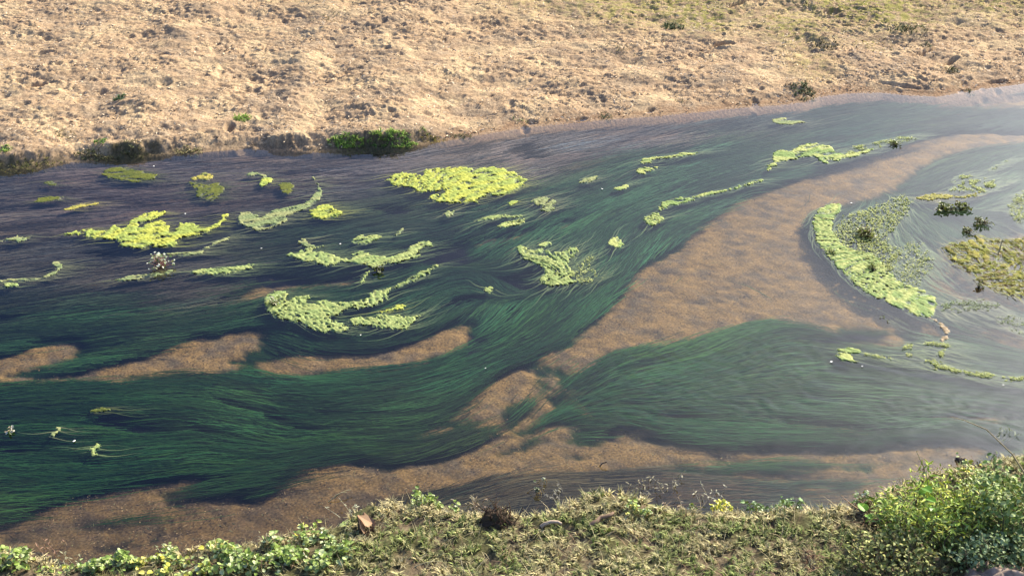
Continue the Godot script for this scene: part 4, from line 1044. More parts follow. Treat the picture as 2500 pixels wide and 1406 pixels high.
func leaf_mat(c: Color, gloss := 0.38) -> StandardMaterial3D:
	var key := "leaf" + str(c) + str(gloss)
	if not shared.has(key):
		var m := StandardMaterial3D.new()
		m.albedo_color = c.linear_to_srgb()
		m.roughness = gloss
		m.metallic_specular = 0.25
		m.cull_mode = BaseMaterial3D.CULL_DISABLED
		m.backlight_enabled = true
		m.backlight = Color(0.42, 0.46, 0.16)
		shared[key] = m
	return shared[key]

func tube(st: Array, path: PackedVector3Array, r0: float, r1: float, col: Color, sides := 5):
	# adds a tapered tube to st = [vertices, normals, colours, indices]
	var up := Vector3(0.31, 0.2, 0.93)
	var first: int = st[0].size()
	for i in path.size():
		var d := (path[mini(i + 1, path.size() - 1)] - path[maxi(i - 1, 0)]).normalized()
		var a := d.cross(up).normalized()
		var b := d.cross(a)
		var r := lerpf(r0, r1, float(i) / maxi(path.size() - 1, 1))
		for k in sides:
			var o := a * cos(TAU * k / sides) + b * sin(TAU * k / sides)
			st[0].append(path[i] + o * r)
			st[1].append(o)
			st[2].append(col * (1.0 + 0.2 * sin(k * 3.0 + i * 1.7)))
	for i in path.size() - 1:
		for k in sides:
			var p := first + i * sides + k
			var q := first + i * sides + (k + 1) % sides
			st[3].append_array([p, p + sides, q, q, p + sides, q + sides])

func batch() -> Array:
	return [PackedVector3Array(), PackedVector3Array(), PackedColorArray(), PackedInt32Array()]

func bake(st: Array) -> ArrayMesh:
	return surface(st[0], st[3], st[1], st[2])

func wood_mat() -> StandardMaterial3D:
	if not shared.has("wood"): shared.wood = mat(0.85, 0.2)
	return shared.wood

func curve(a: Vector3, b: Vector3, bow: Vector3, n := 6, shake := 0.0) -> PackedVector3Array:
	var p := PackedVector3Array()
	for i in n + 1:
		var t := float(i) / n
		p.append(a.lerp(b, t) + bow * 4.0 * t * (1.0 - t) + (Vector3(rng.randfn(), rng.randfn(), rng.randfn()) * shake if i > 0 else Vector3.ZERO))
	return p

func rosette(called: String, label: String, at: Vector3, rx: float, rz: float, high: float, count: int, size: float, palette: Array, shape := "oval", stalk := Color(0.12, 0.10, 0.05), category := "plant", gloss := 0.35):
	# a floating plant: stalks from one foot, a leaf at the end of each
	var root := thing(called, label, category, at, "leafy plants afloat on the river")
	var st := batch()
	for k in int(count * 1.5):
		var a := rng.randf() * TAU
		var q := sqrt(rng.randf()) * (0.75 + 0.25 * sin(a * 3.0 + at.x))
		var tip := Vector3(cos(a) * q * rx, high * rng.randf_range(0.1, 0.85) * sqrt(1.0 - 0.75 * q * q), sin(a) * q * rz)
		tube(st, curve(Vector3(tip.x * 0.15, -0.03, tip.z * 0.15), tip, Vector3(0, high * 0.12, 0), 3), 0.003, 0.002, stalk, 3)
		var s := size * rng.randf_range(0.5, 1.0)
		var b := Basis(Vector3.UP, rng.randf() * TAU) * Basis(Vector3.BACK, rng.randf_range(-0.5, 0.7)) * Basis(Vector3.RIGHT, rng.randfn() * 0.5)
		part("leaf", leaf_mesh(shape), leaf_mat(palette[rng.randi() % palette.size()], gloss), root, Transform3D(b * Basis.from_scale(Vector3.ONE * s), tip))
	part("stalks", bake(st), wood_mat(), root, Transform3D.IDENTITY, "stuff")

func floating_plants():
	var pale := [Color(0.46, 0.50, 0.38), Color(0.52, 0.52, 0.42), Color(0.22, 0.30, 0.13), Color(0.07, 0.10, 0.045), Color(0.40, 0.44, 0.24), Color(0.05, 0.07, 0.03)]
	var dark := [Color(0.065, 0.075, 0.028), Color(0.10, 0.10, 0.04), Color(0.03, 0.035, 0.016), Color(0.20, 0.21, 0.09), Color(0.13, 0.085, 0.04)]
	for q in [
		["water_plant", "floating plant with pale white-green leaves and pinkish stems in the left of the stream", [-4.81, -16.16], 0.20, 0.20, 0.22, 70, 0.050, pale, "oval", Color(0.36, 0.20, 0.17)],
		["water_plant", "dark brown-green leafy clump caught inside the algae curtain", [5.03, -17.09], 0.19, 0.22, 0.10, 70, 0.050, dark, "oval", Color(0.10, 0.06, 0.035)],
		["water_plant", "widest dark floating plant, a white scrap at its left end, behind the brown mound", [6.41, -17.9], 0.19, 0.17, 0.07, 80, 0.044, dark + [Color(0.30, 0.32, 0.15)], "round", Color(0.08, 0.07, 0.03)],
		["water_plant", "dark leaf clump joined to the right side of the widest dark floating plant", [6.66, -17.93], 0.15, 0.17, 0.08, 66, 0.044, dark + [Color(0.30, 0.32, 0.15)], "round", Color(0.08, 0.07, 0.03)],
		["water_plant", "rounded very dark leaf clump, rightmost of the dark floating plants", [6.81, -17.46], 0.16, 0.17, 0.08, 50, 0.045, dark, "oval", Color(0.06, 0.045, 0.025)],
		["water_plant", "smallest dark leaf clump, just behind the brown grassy mound", [6.52, -17.18], 0.10, 0.12, 0.06, 30, 0.045, dark + [Color(0.20, 0.22, 0.08)], "oval", Color(0.06, 0.045, 0.025)],
		["water_plant", "pale star-leaved plant caught on the left tip of the big lower mat", [-3.1, -15.17], 0.13, 0.13, 0.12, 30, 0.085, [Color(0.46, 0.48, 0.30), Color(0.50, 0.47, 0.30), Color(0.18, 0.25, 0.09), Color(0.04, 0.05, 0.025)], "lance", Color(0.20, 0.20, 0.10)],
		["water_plant", "black dead plant scrap on the sprawling green mat", [-1.81, -16.04], 0.09, 0.11, 0.09, 26, 0.050, [Color(0.02, 0.02, 0.014), Color(0.04, 0.035, 0.02), Color(0.30, 0.30, 0.18)], "oval", Color(0.03, 0.025, 0.015)],
		["water_plant", "small nest of dark stems near the bend of the algae curtain", [4.45, -16.56], 0.09, 0.10, 0.05, 24, 0.055, [Color(0.07, 0.08, 0.03), Color(0.20, 0.24, 0.08)], "lance", Color(0.05, 0.05, 0.025)],
		["water_plant", "small tangle of dark stems in the middle of the algae curtain", [4.9, -16.12], 0.11, 0.10, 0.07, 28, 0.060, [Color(0.10, 0.10, 0.03), Color(0.26, 0.30, 0.08), Color(0.04, 0.04, 0.02)], "lance", Color(0.06, 0.05, 0.025)],
		["water_plant", "little dark leafy twig in the line of leaflets at the upper right", [6.24, -20.27], 0.10, 0.09, 0.06, 18, 0.05, [Color(0.05, 0.06, 0.02), Color(0.10, 0.10, 0.03)], "oval", Color(0.05, 0.04, 0.02)],
		["water_plant", "small whitish plant scrap at the left edge of the lower weed bed", [-5.63, -12.36], 0.05, 0.07, 0.04, 14, 0.040, [Color(0.5, 0.46, 0.36), Color(0.40, 0.30, 0.20), Color(0.15, 0.18, 0.08)], "oval", Color(0.15, 0.12, 0.08)],
		["water_plant", "small dark stone-like clump on the muddy edge of the brown mound", [6.21, -15.58], 0.06, 0.07, 0.06, 20, 0.045, [Color(0.02, 0.02, 0.014), Color(0.035, 0.03, 0.02)], "oval", Color(0.03, 0.025, 0.015)]]:
		rosette(q[0], q[1], Vector3(q[2][0], 0.01, q[2][1]), q[3], q[4], q[5], q[6], q[7], q[8], q[9], q[10])

func pebble(sd: int, flat: float, rough: float) -> ArrayMesh:
	var v := PackedVector3Array()
	var n := PackedVector3Array()
	var idx := PackedInt32Array()
	var ns := 12
	var nr := 7
	for j in nr + 1:
		for i in ns:
			var th := PI * j / nr
			var ph := TAU * i / ns
			var d := Vector3(sin(th) * cos(ph), cos(th), sin(th) * sin(ph))
			var q := d * (1.0 + rough * noise_a.get_noise_3d(d.x * 1.3 + sd * 7.0, d.y * 1.3, d.z * 1.3))
			v.append(Vector3(q.x, q.y * flat, q.z))
			n.append(Vector3(d.x, d.y / flat, d.z).normalized())
	for j in nr:
		for i in ns:
			var a := j * ns + i
			var b := j * ns + (i + 1) % ns
			idx.append_array([a, b + ns, b, a, a + ns, b + ns])
	return surface(v, idx, n)

func flecks():
	var shapes := [pebble(1, 0.22, 1.1), pebble(2, 0.16, 1.3), pebble(3, 0.3, 1.0)]
	var m := StandardMaterial3D.new()
	m.albedo_color = Color(0.90, 0.89, 0.84)
	m.roughness = 0.6
	for q in [
		[[-5.64, -19.4], "upper white fleck of the close pair under the far bank on the left"],
		[[-4.8, -17.75], "tiny white fleck just above the side-armed yellow-green mat"],
		[[-3.51, -16.68], "tiny white fleck in open water above the long narrow green strip"],
		[[-1.9, -14.39], "white fleck just below the big bright mat, above the brown sand tongue"],
		[[5.06, -18.1], "white fleck at the top of the algae curtain on the right"],
		[[3.88, -13.78], "white fleck just below the comma-shaped clump in the right shallows"],
		[[4.23, -13.68], "white fleck right of and below the comma-shaped clump"],
		[[-4.87, -12.17], "white fleck in the lower left weed bed beside the green knob"],
		[[1.37, -18.58], "white fleck in midstream beside the faint pale leaflet clump"],
		[[5.81, -13.28], "white fleck below the leaflet strip near the right edge"],
		[[-0.32, -13.64], "white fleck on the green weed above the brown diagonal sand strip"],
		[[-2.42, -16.81], "tiny white fleck left of the small round green mat"]]:
		var o := MeshInstance3D.new()
		o.name = numbered("white_fleck")
		o.mesh = shapes[rng.randi() % 3]
		o.material_override = m
		var s := rng.randf_range(0.007, 0.012)
		o.transform = Transform3D(Basis(Vector3.UP, rng.randf() * TAU) * Basis.from_scale(Vector3(s * rng.randf_range(1.0, 1.8), s, s)), Vector3(q[0][0], 0.012, q[0][1]))
		add_child(o)
		tag(o, q[1], "fleck", "white flecks drifting on the river")

func blade_mesh() -> ArrayMesh:
	# a small fan of grass blades, one unit high
	if shared.has("blades"): return shared.blades
	var v := PackedVector3Array()
	var n := PackedVector3Array()
	var idx := PackedInt32Array()
	var r := RandomNumberGenerator.new()
	r.seed = 71
	for k in 7:
		var a := r.randf() * TAU
		var lean := r.randf_range(0.3, 1.1)
		var d := Vector3(cos(a), 0, sin(a))
		var s := Vector3(-sin(a), 0, cos(a)) * r.randf_range(0.045, 0.08)
		var h := r.randf_range(0.55, 1.0)
		var p0 := d * 0.05
		var p1 := d * lean * 0.35 + Vector3.UP * h * 0.7
		var p2 := d * lean + Vector3.UP * h * r.randf_range(0.6, 1.0)
		var f := v.size()
		v.append_array([p0 - s, p0 + s, p1 - s * 0.8, p1 + s * 0.8, p2])
		var nn := (Vector3.UP * 0.8 - d * 0.4).normalized()
		for q in 5: n.append(nn)
		idx.append_array([f, f + 2, f + 1, f + 1, f + 2, f + 3, f + 2, f + 4, f + 3])
	shared.blades = surface(v, idx, PackedVector3Array())
	return shared.blades

func grass_mat() -> StandardMaterial3D:
	if not shared.has("grass"): shared.grass = mat(0.7, 0.25, Color(0.22, 0.24, 0.08))
	return shared.grass

func tuft(label: String, at: Vector3, rx: float, rz: float, high: float, count: int, c1: Color, c2: Color, ground: bool):
	var root := thing("grass_tuft", label, "grass tuft", at, "grass tufts on the sandy bank")
	var places := []
	var cols := PackedColorArray()
	for k in count:
		var a := rng.randf() * TAU
		var q := sqrt(rng.randf())
		var x := cos(a) * q * rx
		var z := sin(a) * q * rz
		var y := (far_y(at.x + x, at.z + z) if ground else 0.0) - at.y
		var s := high * rng.randf_range(0.6, 1.15) * (1.0 - 0.4 * q)
		places.append(Transform3D(Basis(Vector3.UP, rng.randf() * TAU) * Basis(Vector3.RIGHT, rng.randfn() * 0.3) * Basis.from_scale(Vector3(s, s, s)), Vector3(x, y - 0.01, z)))
		cols.append(c1.lerp(c2, rng.randf()) * rng.randf_range(0.7, 1.25))
	many("blades", blade_mesh(), grass_mat(), places, cols, root)

func far_bank_plants():
	var g1 := Color(0.17, 0.30, 0.05)
	var g2 := Color(0.36, 0.48, 0.09)
	var d1 := Color(0.085, 0.095, 0.04)
	var d2 := Color(0.13, 0.14, 0.055)
	var o1 := Color(0.19, 0.17, 0.07)
	var o2 := Color(0.32, 0.28, 0.12)
	for q in [
		["bright green left half of the tuft hanging over the far waterline", [-2.69, -20.19], 0.30, 0.10, 0.12, 120, g1, g2], ["bright green right half of the tuft hanging over the far waterline", [-1.95, -20.24], 0.40, 0.11, 0.12, 170, g1, g2],
		["dark tangled growth under the bright green tuft at the far waterline", [-2.28, -20.14], 0.60, 0.10, 0.065, 190, d1, d2], ["yellow-brown moss rim right of the bright green bank tuft", [-1.31, -20.4], 0.24, 0.10, 0.06, 90, Color(0.36, 0.29, 0.05), Color(0.20, 0.17, 0.05)],
		["olive grassy rim further right of the bright green bank tuft", [-0.81, -20.55], 0.22, 0.09, 0.06, 80, o1, d2], ["dark olive grass along the left bank ledge", [-6.58, -19.74], 0.42, 0.12, 0.10, 130, d1, o1],
		["brown dry grass on the left bank ledge beside the dark olive grass", [-6.08, -19.84], 0.25, 0.12, 0.09, 80, o1, d2], ["olive moss at the far left foot of the bank", [-7.74, -19.37], 0.45, 0.14, 0.07, 130, Color(0.25, 0.22, 0.05), d2],
		["yellowish moss on the left bank foot", [-7.36, -19.52], 0.26, 0.12, 0.06, 70, Color(0.30, 0.27, 0.06), o1], ["dry olive grass on the ledge left of the muddy notch", [-5.22, -19.97], 0.26, 0.12, 0.09, 70, o1, o2],
		["small dark green tuft alone on the sand at left", [-6.68, -21.58], 0.11, 0.13, 0.11, 34, Color(0.07, 0.13, 0.05), Color(0.13, 0.20, 0.08)], ["light green tuft on the sand above the muddy notch", [-4.49, -20.94], 0.15, 0.12, 0.11, 46, g1, g2],
		["small green tuft on the sand near the left ledge", [-6.6, -20], 0.13, 0.09, 0.08, 40, Color(0.10, 0.20, 0.04), g1], ["green tuft at the left edge of the picture on the sandy bank", [-8.02, -19.61], 0.13, 0.09, 0.09, 34, Color(0.12, 0.25, 0.04), g2],
		["dull dry tuft above the left ledge", [-7.24, -20.26], 0.16, 0.13, 0.07, 34, o1, d2], ["small sparse tuft just above the bright green bank tuft", [-1.44, -20.49], 0.08, 0.08, 0.07, 18, g1, o2],
		["dark low weed at the middle of the sandy bank edge", [1.6, -21.39], 0.12, 0.16, 0.07, 40, d1, Color(0.09, 0.12, 0.05)], ["sparse light green weed on the sand above midstream", [0.17, -21.17], 0.20, 0.12, 0.05, 30, g1, o2],
		["broad dark green weed patch on the right part of the sandy bank", [5.15, -22.43], 0.24, 0.34, 0.10, 130, Color(0.045, 0.065, 0.025), Color(0.12, 0.15, 0.06)], ["dry grey-brown stalks left of the broad dark weed patch", [4.94, -22.59], 0.12, 0.16, 0.08, 40, Color(0.13, 0.10, 0.07), Color(0.22, 0.17, 0.11)],
		["small dark tuft on the right slope of the sandy bank", [8.06, -23.39], 0.14, 0.14, 0.09, 40, d1, d2], ["smaller dark tuft below the small dark tuft on the right slope", [8.14, -22.56], 0.10, 0.10, 0.07, 26, d1, d2],
		["dark green weed at the top edge above the mossy slope", [3.14, -25.34], 0.22, 0.25, 0.12, 80, Color(0.05, 0.07, 0.03), Color(0.14, 0.16, 0.06)], ["dark weed beside the washed-out ditch on the right", [5.95, -24.58], 0.28, 0.28, 0.10, 80, d1, Color(0.14, 0.12, 0.06)],
		["grey-green weed on the upper slope in the middle", [2.01, -24.17], 0.35, 0.35, 0.07, 70, Color(0.12, 0.13, 0.07), Color(0.20, 0.19, 0.10)], ["pale green weed at the top edge left of the middle", [-3.56, -25.39], 0.45, 0.35, 0.07, 70, Color(0.15, 0.16, 0.08), Color(0.24, 0.23, 0.12)],
		["dark weed at the top right corner of the bank", [7.68, -25.19], 0.45, 0.3, 0.12, 80, d1, d2], ["green-yellow moss hummock on the upper right slope", [6.86, -24.58], 0.40, 0.35, 0.06, 80, Color(0.34, 0.31, 0.06), Color(0.42, 0.38, 0.09)],
		["faint green weed on the sandy slope above the waterline in the middle", [1.33, -24.98], 0.35, 0.30, 0.05, 50, Color(0.16, 0.17, 0.07), o2], ["small sprig of light green on the sand at right of the middle", [2.96, -22.03], 0.14, 0.12, 0.05, 18, g1, o2],
		["dark plant on the far slope near the right edge", [7.88, -24.53], 0.12, 0.15, 0.09, 30, d1, d2]]:
		var x: float = q[1][0]
		var z: float = q[1][1]
		tuft(q[0], Vector3(x, far_y(x, z), z), q[2], q[3], q[4], q[5], q[6], q[7], true)
	# dead straw, crumbs and bits of root lying all over the sand
	var places := []
	var cols := PackedColorArray()
	var r := RandomNumberGenerator.new()
	r.seed = 52
	for k in 48000:
		var d := 0.08 + 9.5 * pow(r.randf(), 1.2)
		var x := r.randf_range(-11.5, 11.5)
		var i := clampi(int((x - FAR_X0) / 0.03), 0, FAR_NX - 1)
		var z := far_z[i] - d
		if noise_a.get_noise_2d(x * 1.1, z * 1.4) < -0.28 + 0.5 * r.randf(): continue
		var s := r.randf_range(0.025, 0.085)
		places.append(Transform3D(Basis(Vector3.UP, r.randf() * TAU) * Basis(Vector3.BACK, r.randf_range(-0.1, 0.5)) * Basis(Vector3.RIGHT, r.randfn() * 0.5) * Basis.from_scale(Vector3(s, s * 0.8, s * r.randf_range(0.25, 0.9))), Vector3(x, far_y(x, z) + 0.004, z)))
		var t := r.randf()
		cols.append((Color(0.64, 0.50, 0.325) if t < 0.62 else Color(0.34, 0.25, 0.16) if t < 0.85 else Color(0.14, 0.11, 0.075)) * r.randf_range(0.75, 1.15))
	var o := many("dry_litter", frond_mesh(), mat(0.85, 0.2), places, cols, self)
	tag(o, "dead straw and crumbs of mud strewn over the sandy bank", "litter", "", "stuff")

func near_grass():
	var places := []
	var cols := PackedColorArray()
	var r := RandomNumberGenerator.new()
	r.seed = 9
	var l := near_line()
	for k in 50000:
		var x := r.randf_range(-6.6, 6.6)
		var z := r.randf_range(-12.2, -8.4)
		var d := z - line_at(l, x)
		if d < 0.10 + 0.06 * r.randf(): continue
		if x < -2.0 and r.randf() < smoothstep(-1.5, -2.6, x) * 0.7: continue
		var n1 := noise_b.get_noise_2d(x * 1.1 + 5.0, z * 1.3)
		var n2 := noise_a.get_noise_2d(x * 4.0, z * 4.0)
		if n2 < -0.30 + 0.25 * r.randf() or noise_b.get_noise_2d(x * 1.9 + 70.0, z * 1.9) < -0.33: continue
		var s := r.randf_range(0.035, 0.095) * (1.0 + 0.5 * smoothstep(0.4, 0.1, d))
		places.append(Transform3D(Basis(Vector3.UP, r.randf() * TAU) * Basis(Vector3.RIGHT, r.randfn() * 0.35) * Basis.from_scale(Vector3(s * 1.2, s, s * 1.2)), Vector3(x, near_y(x, z) - 0.005, z)))
		var dry := clampf(0.5 + 1.1 * n1 + 0.35 * r.randfn() + 0.9 * smoothstep(0.5, 0.1, d), 0, 1)
		cols.append(Color(0.20, 0.24, 0.065).lerp(Color(0.49, 0.41, 0.20), dry) * r.randf_range(0.45, 1.35))
	var o := many("bank_grass", blade_mesh(), grass_mat(), places, cols, self)
	tag(o, "short grazed olive and straw-coloured grass on the near bank", "grass", "", "stuff")
	places = []
	cols = PackedColorArray()
	for k in 3600:
		var x := r.randf_range(-3.4, 6.2)
		var z := r.randf_range(-12.2, -8.6)
		var d := z - line_at(l, x)
		if d < 0.05 or noise_b.get_noise_2d(x * 1.5 + 15.0, z * 1.5) < -0.15: continue
		var s := r.randf_range(0.10, 0.26)
		places.append(Transform3D(Basis(Vector3.UP, r.randf() * TAU) * Basis(Vector3.BACK, r.randf_range(-0.05, 0.9)) * Basis.from_scale(Vector3(s, s * 0.7, 0.012)), Vector3(x, near_y(x, z) + 0.01, z)))
		cols.append((Color(0.52, 0.43, 0.23) if r.randf() < 0.7 else Color(0.28, 0.17, 0.10)) * r.randf_range(0.6, 1.1))
	o = many("dry_stems", frond_mesh(), grass_mat(), places, cols, self)
	tag(o, "dry straw-coloured stems lying and leaning in the grass of the near bank", "grass stems", "", "stuff")
	# fresh grass at the bottom edge, a straw tussock and stray stalks
	for q in [["fresh green grass clump at the bottom edge left of the middle", [0.92, -9.64], 0.18, 0.14, 0.17, 40, Color(0.16, 0.28, 0.05), Color(0.30, 0.42, 0.09)], ["fresh green grass clump at the bottom edge near the shrubs", [2.54, -9.6], 0.15, 0.12, 0.19, 34, Color(0.16, 0.28, 0.05), Color(0.30, 0.42, 0.09)],
		["yellow-green tussock of bent grass at the water's edge", [0.81, -10.76], 0.32, 0.22, 0.12, 150, Color(0.38, 0.36, 0.15), Color(0.26, 0.30, 0.09)], ["reddish dry grass behind the split stump", [-0.93, -10.44], 0.24, 0.12, 0.13, 80, Color(0.30, 0.15, 0.10), Color(0.38, 0.27, 0.16)],
		["pale straw-coloured grass fringe right of the split stump", [-0.53, -10.52], 0.30, 0.10, 0.11, 90, Color(0.46, 0.37, 0.20), Color(0.36, 0.28, 0.14)], ["long dry grass below the shrubs at the bottom", [3.24, -9.61], 0.36, 0.14, 0.15, 90, Color(0.40, 0.34, 0.18), Color(0.26, 0.26, 0.09)],
		["tuft of straw at the foot of the right shrub beside the boulder", [4.34, -9.63], 0.14, 0.12, 0.20, 40, Color(0.50, 0.42, 0.24), Color(0.40, 0.36, 0.17)], ["dry brown grass in front of the yellow-green willow shrub", [3.22, -10.23], 0.40, 0.22, 0.12, 140, Color(0.33, 0.25, 0.13), Color(0.28, 0.26, 0.10)]]:
		var x: float = q[1][0]
		var z: float = q[1][1]
		tuft(q[0], Vector3(x, near_y(x, z), z), q[2], q[3], q[4], q[5], q[6], q[7], false)

func creeper(label: String, outline: Array, high: float, named: int, extra: int, palette: Array, size := 0.062):
	# leafy creeper: round leaves on thin stalks over a mound; the uppermost ones single, those below them joined
	var poly := rounded(pts(outline))
	var b := box_of(poly)
	var mid := b.get_center()
	var root := thing("creeper", label, "creeper", Vector3(mid.x, 0, mid.y), "leafy creepers along the near bank")
	var st := batch()
	var places := []
	var cols := PackedColorArray()
	var done := 0
	var tries := 0
	while done < named + extra and tries < 20000:
		tries += 1
		var p := Vector2(rng.randf_range(b.position.x, b.end.x), rng.randf_range(b.position.y, b.end.y))
		if not Geometry2D.is_point_in_polygon(p, poly): continue
		var clump := noise_b.get_noise_2d(p.x * 3.4, p.y * 3.4)
		if clump < -0.13 + 0.28 * rng.randf(): continue
		var low := done >= named
		var ground := maxf(near_y(p.x, p.y), 0.0)
		var y := ground + high * 0.66 * (0.55 + 0.9 * clump) * (rng.randf_range(0.15, 0.75) if low else rng.randf_range(0.65, 1.1))
		var s := size * 0.76 * rng.randf_range(0.5, 1.2)
		var basis_ := Basis(Vector3.UP, rng.randf() * TAU) * Basis(Vector3.BACK, rng.randf_range(-0.45, 0.45)) * Basis(Vector3.RIGHT, rng.randfn() * 0.42) * Basis.from_scale(Vector3.ONE * s)
		var at := Vector3(p.x - mid.x, y, p.y - mid.y)
		var c: Color = palette[rng.randi() % palette.size()]
		if low:
			places.append(Transform3D(basis_, at))
			cols.append(c * rng.randf_range(0.55, 1.0))
		else:
			part("leaf", leaf_mesh("round"), leaf_mat(c, 0.36), root, Transform3D(basis_, at))
			if done % 3 == 0: tube(st, curve(Vector3(at.x + rng.randfn() * 0.05, ground - 0.02, at.z + rng.randfn() * 0.05), at, Vector3(rng.randfn() * 0.02, 0.02, 0), 3), 0.004, 0.002, Color(0.20, 0.15, 0.07), 3)
		done += 1
	if places.size():
		if not shared.has("lower_leaf"): shared.lower_leaf = mat(0.4, 0.45, Color(0.42, 0.46, 0.16))
		many("lower_leaves", leaf_mesh("round"), shared.lower_leaf, places, cols, root)
	part("stalks", bake(st), wood_mat(), root, Transform3D.IDENTITY, "stuff")

func creepers():
	var g := [Color(0.21, 0.29, 0.07), Color(0.28, 0.35, 0.10), Color(0.36, 0.42, 0.16), Color(0.12, 0.18, 0.045), Color(0.44, 0.48, 0.24), Color(0.23, 0.31, 0.06)]
	var y := [Color(0.50, 0.46, 0.07), Color(0.42, 0.44, 0.10), Color(0.30, 0.36, 0.10), Color(0.54, 0.48, 0.12)]
	var dk := [Color(0.07, 0.13, 0.04), Color(0.12, 0.20, 0.06), Color(0.26, 0.36, 0.15), Color(0.05, 0.09, 0.03)]
	for q in [
		["pale green round-leaved creeper at the bottom left corner", [-5.19, -10.25, -4.92, -10.28, -4.71, -10.19, -4.61, -9.95, -4.63, -9.75, -5.02, -9.75], 0.22, 110, 130, g, 0.064],
		["low creeper with slim dry stems right of the corner creeper", [-4.65, -9.95, -4.44, -10.03, -4.1, -9.95, -3.99, -9.75, -4.58, -9.72], 0.12, 60, 60, g + y, 0.055],
		["leafy creeper mound on the left with yellow leaves at its right foot", [-4.12, -10.08, -4.01, -10.19, -3.81, -10.22, -3.69, -10.14, -3.62, -9.92, -3.53, -9.72, -4.04, -9.72], 0.22, 130, 150, g, 0.064],
		["small bright bunch of leaves leaning out alone over brown water", [-3.5, -10.29, -3.44, -10.35, -3.33, -10.3, -3.29, -10.19, -3.38, -10.14, -3.47, -10.2], 0.20, 26, 12, g + [Color(0.46, 0.48, 0.14)], 0.062],
		["yellow-leaved patch of creeper at the bottom edge", [-3.63, -9.89, -3.5, -9.93, -3.34, -9.92, -3.26, -9.67, -3.55, -9.67], 0.16, 50, 50, y, 0.062],
		["creeper of mixed leaves below the bright bunch", [-3.36, -9.92, -3.21, -10.04, -3.03, -9.97, -2.85, -9.85, -2.82, -9.65, -3.3, -9.65], 0.18, 90, 100, g + y, 0.060],
		["creeper with an arching yellow-leaved shoot reaching over the water", [-3.03, -10.22, -2.99, -10.41, -2.88, -10.39, -2.79, -10.31, -2.62, -10.28, -2.59, -10.13, -2.7, -10.04, -2.98, -10.05], 0.22, 80, 60, g + y, 0.060],
		["densest mass of round pale leaves in the lower left", [-2.86, -9.89, -2.69, -10.01, -2.5, -10.09, -2.36, -10.19, -2.19, -10.16, -2.05, -9.67, -2.83, -9.65], 0.24, 200, 220, g, 0.066],
		["mass of round pale leaves between the densest mass and the grass", [-2.23, -10.13, -2.13, -10.27, -1.89, -10.27, -1.72, -10.16, -1.54, -10.03, -1.56, -9.81, -1.81, -9.65, -2.12, -9.65], 0.22, 180, 200, g, 0.062],
		["creeper arm pointing out into the water left of the split stump", [-2.28, -10.46, -2.24, -10.55, -2.13, -10.65, -2.01, -10.73, -1.96, -10.69, -2.05, -10.55, -2.04, -10.4, -2.1, -10.31, -2.24, -10.33], 0.20, 60, 40, g + y, 0.056],
		["small leaf bunch floating just left of the split stump", [-1.86, -10.54, -1.8, -10.67, -1.68, -10.73, -1.62, -10.68, -1.68, -10.54, -1.78, -10.44], 0.16, 36, 20, g, 0.056],
		["rounded leafy clump at the water's edge right of the split stump", [-1.04, -10.88, -0.93, -10.99, -0.78, -10.95, -0.67, -10.85, -0.55, -10.75, -0.58, -10.64, -0.78, -10.67, -0.99, -10.73], 0.24, 110, 90, g, 0.055],
		["yellow blossoming patch at the water's edge in the right half", [2.02, -10.78, 2.11, -10.86, 2.26, -10.89, 2.31, -10.81, 2.19, -10.7, 2.03, -10.67], 0.18, 50, 30, [Color(0.56, 0.50, 0.05), Color(0.48, 0.46, 0.07), Color(0.40, 0.42, 0.10)], 0.050],
		["dark glossy creeper right of the yellow blossoms", [2.28, -10.84, 2.43, -10.91, 2.64, -10.87, 2.82, -10.96, 2.98, -10.96, 2.91, -10.78, 2.6, -10.67, 2.27, -10.67], 0.20, 130, 100, dk, 0.052],
		["small yellow-green leafy tuft on top of the bent-grass tussock", [1.1, -10.59, 1.21, -10.67, 1.35, -10.59, 1.37, -10.49, 1.18, -10.47, 1.11, -10.52], 0.12, 50, 30, y + g, 0.050],
		["small dark-leaved sprig between the dark creeper and the willow shrub", [3.45, -10.83, 3.54, -10.9, 3.6, -10.86, 3.57, -10.73, 3.45, -10.72], 0.20, 36, 20, dk + [Color(0.5, 0.52, 0.36)], 0.050],
		["grey-green sprig standing in the shallows by the bank", [0.23, -11.38, 0.31, -11.45, 0.38, -11.39, 0.37, -11.27, 0.25, -11.25], 0.12, 30, 10, [Color(0.26, 0.27, 0.20), Color(0.12, 0.14, 0.08)], 0.034],
		["small dark sprig with white leaves left of the yellow blossoms", [1.84, -10.99, 1.91, -11.04, 1.97, -11, 1.95, -10.94, 1.85, -10.93], 0.16, 20, 8, dk + [Color(0.50, 0.52, 0.42)], 0.045]]:
		creeper(q[0], q[1], q[2] * (1.9 if q[1][0] > -1.4 else 1.0), q[3], q[4], q[5], q[6])

